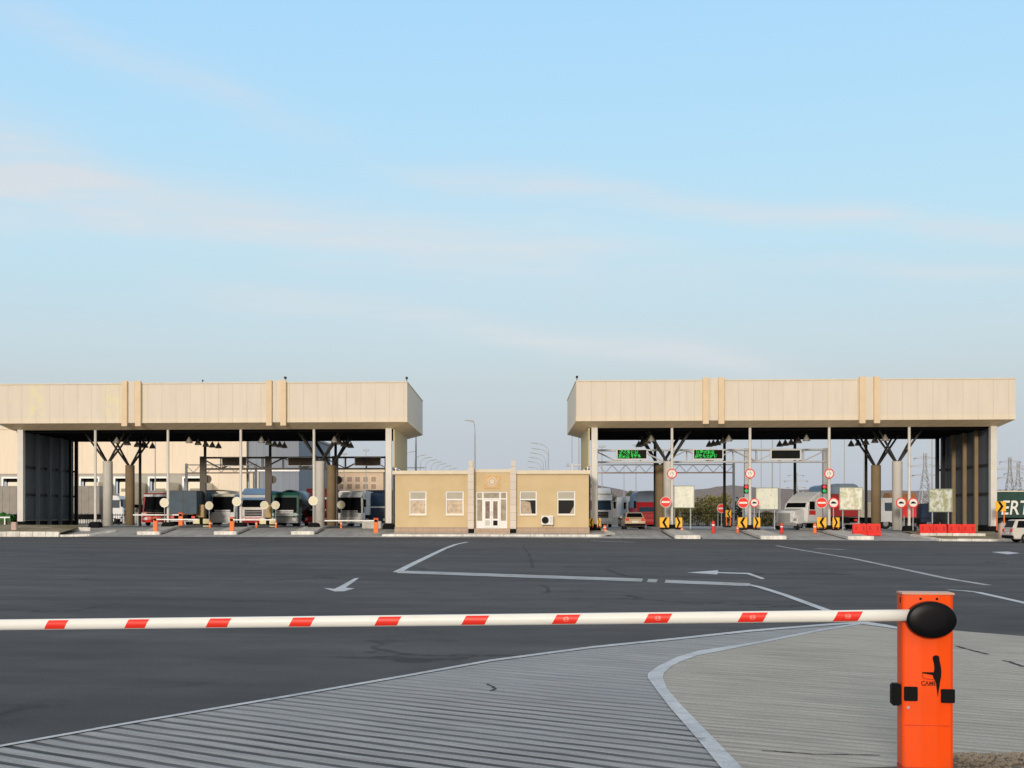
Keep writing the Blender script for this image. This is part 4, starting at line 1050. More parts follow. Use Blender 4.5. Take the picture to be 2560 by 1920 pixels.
# pale boards
def board(px0, px1, py0, py1, label, cols, Y=104.9):
    x0, x1 = atx(px0, Y), atx(px1, Y); cx, w = (x0 + x1) / 2, (x1 - x0) / 2; zg = gz(cx, Y) + .1
    z0, z1 = zat(px0, py1, Y) - zg, zat(px0, py0, Y) - zg
    root = thing('notice_board', label, 'notice board', (cx, Y, zg), 0, 'pale square boards at the right lanes')
    t = NT('faded_print', .4, .4); n1 = t.noise(1.9, 4, .6); n2 = t.noise(4.5, 3)
    c = t.mix(t.rng(n1, .42, .6), cols[0], cols[1]); c = t.mix(t.math('MULTIPLY', t.rng(n2, .58, .68), .6), c, cols[2])
    B().box(-w + .06, w - .06, -.03, .03, z0 + .06, z1 - .06).build('panel', t.done(c), root)
    b = B(); frame(b, -w, w, z0, z1, -.05, .05, .058); b.build('frame', mat('board_frame', (.30, .34, .27), .5), root)
    for s in (-1, 1): B().box(s * (w - .3) - .04, s * (w - .3) + .04, .052, .12, 0, z1 - .1).build('leg', 'pole_grey', root)
board(1677, 1736, 1214, 1270, 'pale square board in the lane beside the first no-entry sign', ((.72, .72, .60), (.82, .81, .70), (.50, .50, .36)))
board(1889, 1946, 1219, 1274, 'pale square board with a grey glassy right half, by the middle post', ((.76, .75, .60), (.66, .68, .62), (.42, .44, .34)))
board(2098, 2157, 1218, 1275, 'pale square board in front of the red lorry', ((.56, .56, .38), (.82, .81, .70), (.40, .40, .24)))
board(2322, 2381, 1222, 1280, 'olive and white square board behind the two joined red barriers', ((.34, .35, .20), (.62, .65, .60), (.40, .38, .14)))

# chevron boards
def chevron(px, py, wpx, hpx, Y, point, label, m='yellow_board', arrow_=True):
    X = atx(px, Y); zc = zat(px, py, Y); w, h = wpx / F * dep(X, Y) / 2, hpx / F * dep(X, Y) / 2; zg = gz(X, Y) + (.17 if Y > 96 else 0)
    root = thing('chevron_board', label, 'chevron board', (X, Y, zg), 0, 'chevron boards at the lane islands'); c = zc - zg
    B().box(-w, w, -.03, .03, c - h, c + h).build('panel', m, root, bevel=.01)
    if arrow_:
        s = point; b = B(); q = w * .5
        b.prism([(s * q, c), (-s * q * .3, c + h * .98), (-s * q * 1.3, c + h * .98), (-s * q * .1, c), (-s * q * 1.3, c - h * .98), (-s * q * .3, c - h * .98)], -.04, -.0305, 'y'); b.build('chevron', 'black', root)
    for sx in (-1, 1): B().box(sx * w * .7 - .04, sx * w * .7 + .04, .032, .1, 0, c + h * .5).build('leg', 'orange_far', root)
    B().box(-w * .95, w * .95, -.15, .25, .001, .12).build('foot', 'plinth', root)
for px, d in ((1680, 'first post right of the office lane'), (1875, 'middle post of the right canopy'), (2073, 'post left of the red lorry')):
    chevron(px - 19, 1306, 23, 25, 102.6, -1, 'yellow board with black chevron, left of the ' + d)
    chevron(px + 17, 1306, 17, 24, 102.6, 1, 'yellow board with black chevron, right of the ' + d)
chevron(1478, 1306, 11, 19, 102.8, -1, 'yellow chevron board half hidden by the right corner of the office')
chevron(1497, 1305, 9, 19, 102.8, 1, 'narrow yellow chevron board right of the canopy post by the office')
chevron(1821, 1284, 14, 17, 116.5, -1, 'small yellow chevron board beside the thin dark post')
for px, d in ((505, 'first'), (671, 'second')):
    chevron(px - 14, 1307, 16, 20, 111.5, -1, 'cream back of a chevron board left of the %s dark gantry leg' % d, 'cream_board', False)
    chevron(px + 10, 1307, 15, 20, 111.5, 1, 'cream back of a chevron board right of the %s dark gantry leg' % d, 'cream_board', False)
# tan guard boxes on the dark gantry legs
for px, d in ((502, 'first'), (669, 'second')):
    X = atx(px, 114.6); zg = gz(X, 114.6)
    r = thing('control_cabinet', 'tan control cabinet at the foot of the %s dark gantry leg' % d, 'control cabinet', (X, 114.6, zg), 0, 'tan control cabinets')
    B().box(-.36, .36, -.3, .3, .85, 2.0).build('casing', mat('tan_cabinet', (.50, .34, .13), .6), r, bevel=.03)
    B().box(-.3, .3, -.32, -.302, .92, 1.92).build('door', mat('tan_door', (.46, .31, .12), .5), r)
    B().box(-.28, .28, -.25, .25, 0, .849).build('stand', 'plinth', r)

# traffic lights
for px, d in ((1866, 'left of the middle post'), (2061, 'on the right gantry leg')):
    Y = 109.1; X = atx(px, Y); z = zat(px, 1222, Y)
    r = thing('traffic_light', 'small red and green traffic light ' + d, 'traffic light', (X, Y, z), 0, 'lane traffic lights')
    B().box(-.2, .2, 0, .18, -.36, .36).build('housing', 'black', r, bevel=.02)
    B().disc_y(0, .17, .15, -.03, -.002, 16).build('lens', 'lamp_red', r); B().disc_y(0, -.17, .15, -.03, -.002, 16).build('lens', 'lamp_green', r)

# bollards and cones
def bollard(px, py0, py1, Y, w, m, label, name='bollard', cat='bollard', group=None):
    X = atx(px, Y); zg = gz(X, Y) + .02; h = (py1 - py0) / F * dep(X, Y)
    r = thing(name, label, cat, (X, Y, zg), 0, group)
    B().lathe([(w * 1.25, 0), (w * 1.25, .06), (w, .1), (w, h * .85), (w * .8, h * .97), (w * .3, h)], 14).build('body', m, r, smooth=True)
    B().lathe([(w * 1.03, h * .6), (w * 1.03, h * .72)], 14).build('band', 'white_sign', r)
bollard(1783, 1300, 1331, 100.5, .12, 'red_plastic', 'red bollard in the lane under the second green display')
bollard(1954, 1305, 1331, 100.5, .11, 'red_plastic', 'red bollard in front of the white bonneted truck')
bollard(1512, 1314, 1331, 101.5, .12, 'orange_far', 'short orange bollard just right of the office')
bollard(2037, 1306, 1331, 101.0, .13, 'orange_far', 'orange bollard left of the chevron by the red lorry')
bollard(1844, 1313, 1331, 101.0, .09, 'orange_far', 'small orange bollard left of the middle post')
bollard(1705, 1317, 1328, 101.6, .1, 'orange_far', 'small orange bollard below the first pale board')
bollard(525, 1311, 1328, 104, .09, 'orange_far', 'small orange bollard by the first dark gantry leg')
bollard(641, 1312, 1328, 104, .09, 'orange_far', 'small orange bollard before the red bumper of the blue and white lorry')
bollard(690, 1311, 1328, 104, .08, 'orange_far', 'small orange bollard before the green lorry')
bollard(853, 1310, 1328, 104, .08, 'orange_far', 'small orange bollard before the white lorry by the office')
def conc(px, py0, py1, Y, label):
    X = atx(px, Y); zg = gz(X, Y) + .08; h = (py1 - py0) / F * dep(X, Y)
    r = thing('concrete_post', label, 'concrete post', (X, Y, zg), 0, 'pink concrete posts')
    B().prism([(-.22, 0), (.24, 0), (.19, h), (-.2, h)], -.2, .2, 'y').build('shaft', 'pink', r, bevel=.04)
    B().box(-.3, .32, -.28, .28, -.12, .06).build('footing', 'island', r)
conc(36, 1301, 1327, 99.5, 'pinkish concrete post at the left edge before the canopy corner')
conc(2505, 1306, 1346, 93.8, 'pinkish concrete post beside the silver estate car')

# red water barriers
def water_barrier(px0, px1, py0, Y, label, n):
    x0, x1 = atx(px0, Y), atx(px1, Y); cx, L_ = (x0 + x1) / 2, x1 - x0; zg = gz(cx, Y) + .02; h = .9
    r = thing('plastic_barrier', label, 'plastic barrier', (cx, Y, zg), 0, 'red plastic road barriers')
    b = B(); seg = L_ / n
    for i in range(n):
        a, c = -L_ / 2 + i * seg + .01, -L_ / 2 + (i + 1) * seg - .01
        b.prism([(-.3, 0), (.3, 0), (.28, .16), (.14, .34), (.1, h), (-.1, h), (-.14, .34), (-.28, .16)], a, c, 'x')
    bo = b.build('body', 'red_plastic', r, bevel=.03)
    b = B()
    for i in range(n):
        xm = -L_ / 2 + (i + .5) * seg
        for dx_ in (-.28, .28): b.box(xm + dx_ - .07, xm + dx_ + .07, -.15, -.105, .42, .72)
    b.build('recess', mat('red_plastic_shade', (.50, .02, .012), .6), bo)
    b = B(); b.cyl((0, 0, h), (0, 0, h + .05), .05); b.build('filler_cap', 'black', r)
water_barrier(2131, 2201, 1305, 98.5, 'single red plastic barrier left of the right concrete column', 2)
water_barrier(2298, 2366, 1305, 98.3, 'left one of the two joined red plastic barriers', 2)
water_barrier(2369, 2438, 1305, 98.3, 'right one of the two joined red plastic barriers', 2)
# grey block by the office
X = atx(930, 105.5); r = thing('concrete_block', 'low grey concrete block behind the orange barrier by the office', 'concrete block', (X, 105.5, gz(X, 105.5)))
B().box(-.8, .8, -.3, .3, 0, .62).build('body', 'island', r, bevel=.05); B().box(-.5, -.4, -.05, .05, .62, .7).box(.4, .5, -.05, .05, .62, .7).build('lifting_loop', 'pole_grey', r)

# roof cameras
for px, Y, z0, d in ((712, 102.45, ZT + .3, 'above the second pilaster pair of the left canopy'), (1022, 103.5, ZT + .09, 'at the right end of the left canopy roof'), (1430, 103.5, ZT + .09, 'at the left end of the right canopy roof'), (507, 103, ZT + .09, 'near the middle of the left canopy roof')):
    X = clamp(atx(px, Y), -40, 39); 
    if px == 1022: X = atx(1018, FY) - .12
    if px == 1430: X = atx(1440, FY) + .12
    if px == 712: z0, Y = ZT + .09, 102.75
    s = .6 if px == 507 else 1.0
    r = thing('security_camera', 'small dark camera ' + d, 'camera', (X, Y, z0), 0, 'roof cameras')
    B().cyl((0, 0, 0), (0, 0, .3 * s), .03, .03, 8).build('stalk', 'dark_post', r)
    B().box(-.09 * s, .09 * s, -.25 * s, .15 * s, .3 * s, .46 * s).build('body', 'dark_post', r, bevel=.02)

# ------------------------------------------------------------------ vehicles
def wheel(root, x, y, r=.5, w=.3, rim='rim'):
    b = B(); prof = [(r * .55, -w / 2), (r * .92, -w / 2), (r, -w * .3), (r, w * .3), (r * .92, w / 2), (r * .55, w / 2)]
    n = 20; vs = []
    for q, t in prof:
        for i in range(n): a = 2 * math.pi * i / n; vs.append((x + t, y + q * math.cos(a), r + q * math.sin(a)))
    fs = [(k * n + i, k * n + (i + 1) % n, (k + 1) * n + (i + 1) % n, (k + 1) * n + i) for k in range(len(prof) - 1) for i in range(n)]
    fs += [tuple(range(n))[::-1], tuple(range((len(prof) - 1) * n, len(prof) * n))]
    b.add(vs, fs); wo = b.build('wheel', 'tyre', root)
    s = 1 if x > 0 else -1
    B().cyl((x + s * w * .36, y, r), (x + s * (w / 2 + .012), y, r), r * .56, r * .5, 14).build('rim', rim, wo)
def lorry(root, body, h=3.3, w=2.5, visor=None, low=None, bumper='pole_grey', grille='scrn', box=None, box_h=3.7, box_len=9.0, defl=None, tank=False, tarp=None, tarp_h=1.3, screen=(1.72, 2.62), glass='glass_screen', wheels=True):
    hw = w / 2
    f = [(.06, .62), (0, 1.0), (.03, screen[0] - .08), (.44, h - .28), (.62, h), (2.0, h), (2.1, .62)]
    B().prism(f, -hw, hw, 'x').build('cab', body, root, bevel=.07)
    def fy(z): return .03 + (.41) * (z - (screen[0] - .08)) / (h - .28 - screen[0] + .08)
    z0, z1 = screen
    b = B(); g_ = hw - .14
    b.add([(-g_, fy(z0) - .02, z0), (g_, fy(z0) - .02, z0), (g_ - .06, fy(z1) - .02, z1), (-g_ + .06, fy(z1) - .02, z1), (-g_, fy(z0) + .03, z0), (g_, fy(z0) + .03, z0), (g_ - .06, fy(z1) + .03, z1), (-g_ + .06, fy(z1) + .03, z1)],
          [(0, 1, 2, 3), (4, 7, 6, 5), (0, 4, 5, 1), (1, 5, 6, 2), (2, 6, 7, 3), (3, 7, 4, 0)])
    ws = b.build('windscreen', glass, root)
    b = B(); b.beam((-.5, fy(z0) - .035, z0 + .04), (.0, fy(z0 + .5) - .035, z0 + .38), .03, .02); b.beam((.15, fy(z0) - .035, z0 + .04), (.6, fy(z0 + .5) - .035, z0 + .38), .03, .02); b.build('wiper', 'black', ws)
    for s in (-1, 1):
        b = B(); xx = s * hw; b.box(min(xx - s * .01, xx + s * .012), max(xx - s * .01, xx + s * .012), .4, 1.35, z0 + .02, z1 - .08); b.build('side_window', glass, root)
    if visor: B().prism([(.06, z1 + .04), (.4, z1 + .02), (.5, z1 + .26), (.28, z1 + .26)], -hw + .08, hw - .08, 'x').build('sun_visor', visor, root, bevel=.02)
    b = B()
    for k in range(4): b.box(-hw + .45, hw - .45, -.05, .02, .98 + k * .15, 1.09 + k * .15)
    b.build('grille', grille, root)
    if low: B().box(-hw + .1, hw - .1, -.045, .01, screen[0] - .17, screen[0] - .04).build('front_band', low, root)
    B().prism([(-.1, .34), (-.14, .6), (-.1, .88), (.3, .88), (.35, .34)], -hw, hw, 'x').build('bumper', bumper, root, bevel=.03)
    for s in (-1, 1):
        B().box(s * (hw - .34) - .2, s * (hw - .34) + .2, -.165, -.12, .56, .8).build('headlight', 'white_sign', root, bevel=.02)
        xm = s * (hw + .2); mo = B().box(xm - .11, xm + .11, .05, .2, 1.85, 2.55).build('wing_mirror', 'black', root, bevel=.03)
        B().beam((s * hw, .35, 2.45), (xm, .15, 2.45), .04, .04).build('mirror_arm', 'black', mo)
    if defl: B().prism([(.45, h - .02), (.7, h + .28), (1.2, h + .55), (2.0, h + .6), (2.0, h - .02)], -hw + .12, hw - .12, 'x').build('roof_deflector', defl, root, bevel=.06)
    end = 2.3
    if box or tank or tarp:
        end = 2.5 + box_len
        if tank:
            b = B(); n = 24; vs = []
            for y, k in ((2.45, .86), (2.6, 1), (end, 1)):
                for i in range(n): a = 2 * math.pi * i / n; vs.append((k * 1.27 * math.cos(a), y, 2.35 + k * 1.15 * math.sin(a)))
            b.add(vs, [(k * n + i, k * n + (i + 1) % n, (k + 1) * n + (i + 1) % n, (k + 1) * n + i) for k in range(2) for i in range(n)] + [tuple(range(n))[::-1], tuple(range(2 * n, 3 * n))])
            b.build('tank', tank, root, smooth=True)
        else:
            top = box_h - (tarp_h if tarp else 0)
            bo = B().box(-hw - .02, hw + .02, 2.5, end, 1.12, top).build('cargo_body', box or 'blue_tarp', root, bevel=.04)
            for s in (-1, 1):
                b = B(); k = 2.9; xa, xb = sorted((s * (hw + .022), s * (hw + .05)))
                while k < end - .2: b.box(xa, xb, k - .04, k + .04, 1.15, top - .05); k += .75
                b.box(xa, xb, 2.6, end - .1, 1.13, 1.2); b.build('side_rib', box or 'blue_tarp', bo)
            b = B(); b.box(-.025, .025, end + .003, end + .03, 1.2, top - .08)
            b.box(-hw + .02, hw - .02, end + .003, end + .02, 1.13, 1.2); b.box(-hw + .02, hw - .02, end + .003, end + .02, top - .1, top - .04)
            b.build('rear_door_frame', 'gantry_dark', bo)
            if tarp:
                B().prism([(-hw - .03, top + .002), (hw + .03, top + .002), (hw - .1, box_h - .18), (hw - .5, box_h), (-hw + .5, box_h), (-hw + .1, box_h - .18)], 2.5, end, 'y').build('tarpaulin', tarp, root, bevel=.05)
    B().box(-.45, .45, .4, end, .55, 1.1).build('chassis', 'plinth', root)
    b = B(); b.box(-hw + .1, hw - .1, end - .15, end - .05, .45, .6); b.build('under_run_bar', 'pole_grey', root)
    if wheels:
        ax = [1.25] + ([end - 3.4, end - 2.2, end - 1.0] if end > 8 else ([end - 1.2] if end > 4 else []))
        for y in ax:
            for s in (-1, 1): wheel(root, s * (hw - .2), y)
    for s in (-1, 1): B().box(s * (hw - .3) - .16, s * (hw - .3) + .16, end + .001, end + .04, .75, .95).build('tail_light', 'red_sign', root)
    return end
def place(px, Y, label, rz=0.0, cat='lorry', name='lorry', group='lorries queueing at the canopies'):
    X = atx(px, Y); return thing(name, label, cat, (X, Y, gz(X, Y) + .01), rz, group)
def by_rear(px, Yr, label, L_, **k):
    X = atx(px, Yr); o = place(px, Yr, label, R(180), **k); o.location = (X, Yr + L_, gz(X, Yr) + .01); return o
# left side
r = place(318, 130, 'grey curtain-sided lorry parked side-on with a white cab, behind the left canopy', R(90)); lorry(r, 'white_paint', 3.0, glass='glass_blue', box='grey_tarp', box_h=4.0, box_len=13.4)
r = place(388, 119, 'red lorry with a white sun visor and bright red bumper'); lorry(r, 'red', 3.1, visor='white_paint', bumper='bright_red', box='grey_wall', box_h=3.4, screen=(1.35, 2.72))
r = by_rear(457, 113.5, 'blue-grey box lorry seen from behind', 10.7); lorry(r, 'navy', 2.9, box='blue_box', box_h=3.25, box_len=8.2)
r = place(556, 119, 'white lorry with a cream roof edge and large black windscreen'); lorry(r, 'white_paint', 3.05, visor='cream_paint', bumper='white_paint', grille='white_paint', box='cream_paint', box_h=3.35, screen=(1.32, 2.75), w=2.4)
r = place(633, 118, 'blue and white lorry with a cream front band and red bumper'); lorry(r, 'white_paint', 3.0, visor='sky_blue', low='cream_paint', bumper='red', box='sky_blue', box_h=3.4, defl='sky_blue', screen=(1.8, 2.45))
r = place(712, 118, 'dark green tanker lorry with a white grille'); lorry(r, 'green', 3.2, bumper='pole_grey', grille='white_paint', tank='tank', box_len=12, screen=(1.32, 2.72))
r = place(787, 127, 'red and white lorry mostly hidden by the pale concrete column'); lorry(r, 'red', 3.3, visor='white_paint', low='white_paint', bumper='bright_red', box='red', box_h=3.8)
r = place(873, 118, 'white lorry with a black windscreen next to the office'); lorry(r, 'white_paint', 3.25, visor='white_paint', bumper='white_paint', grille='pole_grey', screen=(1.3, 2.72), box='white_paint', box_h=3.4)
r = place(940, 124, 'dark blue lorry with a pale front band half hidden by the canopy post'); lorry(r, 'navy', 3.3, low='white_paint', bumper='navy', grille='navy', box='navy', box_h=3.6, screen=(2.0, 2.4), glass='glass_blue')
r = place(520, 137, 'dark blue lorry half seen behind the cream-topped white lorry'); lorry(r, 'navy', 3.4, box='tank', box_h=3.8)
r = place(672, 139, 'dark lorry glimpsed behind the second dark gantry leg'); lorry(r, 'tank', 3.2, box='navy', box_h=3.6)
# right side
r = place(1500, 126, 'white lorry half hidden behind the canopy post right of the office'); lorry(r, 'white_paint', 3.3, visor='white_paint', bumper='white_paint', defl='white_paint', box='blue_tarp', box_h=3.9, glass='glass_blue')
r = place(1598, 131, 'long white lorry behind the beige car'); lorry(r, 'white_paint', 3.0, bumper='white_paint', grille='white_paint', box='white_paint', box_h=3.2, box_len=10, glass='glass_blue')
r = place(1624, 120, 'red lorry with a blue-grey tarpaulin load behind the tan column'); lorry(r, 'red', 2.45, w=2.3, low='bright_red', bumper='red', grille='red', box='red', tarp='blue_tarp', box_h=3.5, box_len=6, screen=(1.3, 1.98), glass='glass_blue', tarp_h=1.6)
r = by_rear(2112, 119.5, 'red lorry seen from behind under a blue tarpaulin, left of the red barriers', 11.5); lorry(r, 'red', 2.9, w=2.6, box='red', tarp='blue_tarp', box_h=4.2, box_len=9, tarp_h=.95)
r = place(2238, 127, 'white lorry with a beige box side-on behind the right concrete columns', R(90)); lorry(r, 'white_paint', 3.0, box='cream_paint', box_h=2.6, box_len=2.6, glass='glass_blue')
r = place(2345, 131, 'red lorry with an orange-brown cover parked side-on behind the olive board', R(90)); lorry(r, 'navy', 2.5, box='bright_red', tarp='orange_tarp', box_h=3.6, box_len=2.6)
# green lorry at the right edge
r = place(2720, 134, 'dark green tarpaulin lorry lettered ERT at the right edge', R(90)); lorry(r, 'green', 3.2, box='ert_green', box_h=3.75, box_len=7.4)
B().box(-1.30, -1.22, 2.5, 9.9, 3.757, 3.86).build('top_rail', 'cream_paint', r)
me = text_mesh('ERT', 2.02, .01, .16, .02)
me.transform(Matrix.Rotation(R(-90), 4, 'Z') @ Matrix.Rotation(R(90), 4, 'X') @ Matrix.Diagonal((.82, 1, 1, 1)))
me.materials.clear(); me.materials.append(M['white_sign'])
o = bpy.data.objects.new('lettering', me); COL.objects.link(o); o.parent = r
# local +y is world -x after the quarter turn; the side seen by the camera is local x = -1.27
lx = r.location[0] - atx(2536, 132.7)
o.location = (-1.335, lx, zat(2536, 1271, 132.7) - r.location[2])
ch = chevron(2502, 1266, 25, 25, 101, 1, 'orange chevron board on a post in front of the green lorry')
# white bonneted truck
X = atx(1962, 111.5); r = thing('lorry', 'white bonneted truck with an orange-red stripe, turned towards the left', 'lorry', (X, 111.5, gz(X, 111.5) + .01), R(-48), 'lorries queueing at the canopies')
B().prism([(0, .55), (-.05, 1.2), (.1, 1.62), (1.5, 1.85), (1.5, .55)], -.95, .95, 'x').build('bonnet', 'white_paint', r, bevel=.1)
B().prism([(1.45, .6), (1.5, 1.9), (1.72, 2.38), (2.5, 2.9), (3.5, 3.32), (3.9, 3.25), (4.0, .6)], -1.2, 1.2, 'x').build('cab', 'white_paint', r, bevel=.1)
B().add([(-1.0, 1.49, 1.94), (1.0, 1.49, 1.94), (.95, 1.67, 2.34), (-.95, 1.67, 2.34), (-1.0, 1.58, 1.94), (1.0, 1.58, 1.94), (.95, 1.76, 2.34), (-.95, 1.76, 2.34)], [(0, 1, 2, 3), (4, 7, 6, 5), (0, 4, 5, 1), (1, 5, 6, 2), (2, 6, 7, 3), (3, 7, 4, 0)]).build('windscreen', 'glass_screen', r)
for s in (-1, 1):
    B().box(s * 1.2 - .012, s * 1.2 + .012, 1.85, 2.6, 1.75, 2.45).build('side_window', 'glass_screen', r)
    B().box(s * 1.2 - .016, s * 1.2 + .016, 1.8, 2.7, 1.3, 1.68).build('stripe', 'bright_red', r)
    B().prism([(-.05, .5), (.05, 1.0), (.4, 1.22), (.95, 1.1), (1.2, .6)], s * 1.08 - .17, s * 1.08 + .17, 'x').build('mudguard', 'white_paint', r, bevel=.05)
    B().box(s * 1.08 - .13, s * 1.08 + .13, -.09, -.03, .8, 1.0).build('headlight', 'chrome', r)
    B().cyl((s * 1.12, 4.15, .9), (s * 1.12, 4.15, 3.4), .09, .09, 10).build('exhaust_stack', 'chrome', r)
    for y in (.55, 5.2, 6.4): wheel(r, s * 1.02, y)
B().box(-.6, .6, -.1, -.055, .7, 1.45).build('grille', 'chrome', r); B().prism([(-.15, .35), (-.2, .6), (.1, .62), (.1, .35)], -1.2, 1.2, 'x').build('bumper', 'chrome', r, bevel=.03)
B().box(-.45, .45, .5, 7.1, .5, .9).build('chassis', 'plinth', r); B().box(-1.1, 1.1, 4.3, 4.7, 1.0, 2.6).build('air_fairing', 'white_paint', r, bevel=.05)

# cars
def car(root, body, Lc, w, prof_low, prof_top, wb, rwh=.33, tail='red_sign'):
    hw = w / 2
    B().prism(prof_low, -hw, hw, 'x').build('body', body, root, bevel=.06, seg=3)
    b = B(); n = len(prof_top); t = .16
    zmin = min(p[1] for p in prof_top); zmax = max(p[1] for p in prof_top)
    vs = [(-hw + .04 + t * (p[1] - zmin) / (zmax - zmin), *p) for p in prof_top] + [(hw - .04 - t * (p[1] - zmin) / (zmax - zmin), *p) for p in prof_top]
    b.add(vs, [tuple(range(n))[::-1], tuple(range(n, 2 * n))] + [(i, (i + 1) % n, n + (i + 1) % n, n + i) for i in range(n)])
    b.build('cabin', body, root, bevel=.04)
    zz0, zz1 = zmin + .05, zmax - .09
    ft = [p for p in prof_top if p[1] < zmin + .01]; y0, y1 = min(p[0] for p in ft), max(p[0] for p in ft)
    tp = [p for p in prof_top if p[1] > zmax - .095]; ty0, ty1 = min(p[0] for p in tp), max(p[0] for p in tp)
    def yat(z, a, c): k = (z - zmin) / (zmax - zmin); return a + (c - a) * k
    for nm, a, c, s in (('windscreen', y0, ty0, -1), ('rear_window', y1, ty1, 1)):
        b = B(); e = s * .012; q0, q1 = hw - .16, hw - .27
        A = [(-q0, yat(zz0, a, c) + e, zz0), (q0, yat(zz0, a, c) + e, zz0), (q1, yat(zz1, a, c) + e, zz1), (-q1, yat(zz1, a, c) + e, zz1)]
        b.add(A + [(x, y - 2.5 * e, z) for x, y, z in A], [(0, 1, 2, 3), (4, 7, 6, 5), (0, 4, 5, 1), (1, 5, 6, 2), (2, 6, 7, 3), (3, 7, 4, 0)]); b.build(nm, 'glass_screen', root)
    for s in (-1, 1):
        b = B()
        for f0, f1 in ((.06, .36), (.39, .68), (.71, .95)):
            def Q(f, z): yy = yat(z, y0, ty0) + .08 + (yat(z, y1, ty1) - yat(z, y0, ty0) - .16) * f; return (s * (hw - .04 - t * (z - zmin) / (zmax - zmin) + .01), yy, z)
            A = [Q(f0, zz0), Q(f1, zz0), Q(f1, zz1), Q(f0, zz1)]
            b.add(A + [(x - s * .03, y, z) for x, y, z in A], [(0, 1, 2, 3), (4, 7, 6, 5), (0, 4, 5, 1), (1, 5, 6, 2), (2, 6, 7, 3), (3, 7, 4, 0)])
        b.build('side_window', 'glass_screen', root)
        B().box(s * (hw - .2) - .15, s * (hw - .2) + .15, Lc - .06, Lc + .015, .72, .92).build('tail_light', tail, root, bevel=.015)
        B().box(s * (hw - .25) - .18, s * (hw - .25) + .18, -.015, .06, .62, .78).build('headlight', 'white_sign', root, bevel=.015)
        B().box(s * (hw + .1) - .09, s * (hw + .1) + .09, y0 + .35, y0 + .5, zmin + .02, zmin + .17).build('wing_mirror', body, root, bevel=.02)
        for y in wb: wheel(root, s * (hw - .1), y, rwh, .22)
    B().box(-hw - .01, hw + .01, Lc - .12, Lc + .06, .3, .5).build('rear_bumper', 'plinth', root, bevel=.03)
    B().box(-hw - .01, hw + .01, -.06, .12, .3, .5).build('front_bumper', body, root, bevel=.03)
    B().box(-.26, .26, Lc + .001, Lc + .02, .58, .70).build('number_plate', 'white_sign', root)
r = by_rear(1588, 108.3, 'beige saloon car seen from behind in the first right-hand lane', 4.3, cat='car', name='car', group='cars')
car(r, 'beige', 4.3, 1.7, [(0, .35), (0, .75), (.9, .92), (3.9, .96), (4.3, .9), (4.3, .35), (4.1, .25), (.2, .25)], [(1.0, .93), (1.75, 1.42), (2.1, 1.46), (3.0, 1.45), (3.3, 1.38), (3.9, .96), (3.9, .93)], (.85, 3.4), .31)
Ys = 88.0; Xs = atx(2516, Ys) + 4.55; r = thing('car', 'silver estate car parked side-on at the right edge', 'car', (Xs, Ys, gz(Xs, Ys) + .01), R(90), 'cars')
car(r, 'silver', 4.5, 1.75, [(0, .35), (.02, .78), (1.0, .95), (4.4, 1.0), (4.5, .85), (4.5, .35), (4.3, .25), (.2, .25)], [(1.0, .955), (1.75, 1.5), (2.2, 1.56), (4.0, 1.55), (4.2, 1.5), (4.45, .99), (4.45, .955)], (.85, 3.6), .33)

# ------------------------------------------------------------------ background buildings
WY = 170.0
def zw(py): return zat(300, py, WY)
wx0, wx1 = atx(-420, WY), atx(616, WY)
wh = thing('warehouse', 'large cream warehouse with a grey dock band behind the left canopy', 'warehouse', ((wx0 + wx1) / 2, WY, .4)); o_ = wh.location
dock = [-55, 29, 223, 309, 395, 481, 567]
b = B(); b.box(wx0, wx1, WY, WY + 40, zw(1184), zw(1072)); b.build('wall', 'cream_wall', wh, o_)
b = B(); zb1, zb0 = zw(1196), zw(1236)
b.box(wx0, wx1, WY + .15, WY + .5, zb1, zw(1184) - .002); 
cur = wx0
for p in dock:
    if p in (567,): continue
    a, c = atx(p - 22, WY), atx(p + 22, WY); b.box(cur, a, WY + .15, WY + .5, .3, zb1 - .002); b.box(a, c, WY + .152, WY + .5, .3, zb0); cur = c
b.box(cur, atx(505, WY), WY + .15, WY + .5, .3, zb1 - .002)
b.build('dock_band', 'grey_wall', wh, o_)
b = B(); b.box(atx(505, WY) + .002, wx1, WY - .02, WY + 1, .3, zw(1184) - .003); b.build('lower_wall', 'cream_wall', wh, o_)
B().box(wx0 - .1, wx1 + .1, WY - .15, WY + 40.2, zw(1072) + .002, zw(1072) + .4).build('roof', 'trim', wh, o_)
for p in dock[:-1]:
    a, c = atx(p - 21, WY), atx(p + 21, WY)
    b = B(); frame(b, a - .25, c + .25, zb0 - .1, zb1 + .25, WY + .02, WY + .148, .24); fr = b.build('dock_door', 'white', wh, o_)
    b = B(); b.box(a, c, WY + 1.2, WY + 1.3, .3, zb1 + .2); b.build('opening', 'scrn', fr, o_)
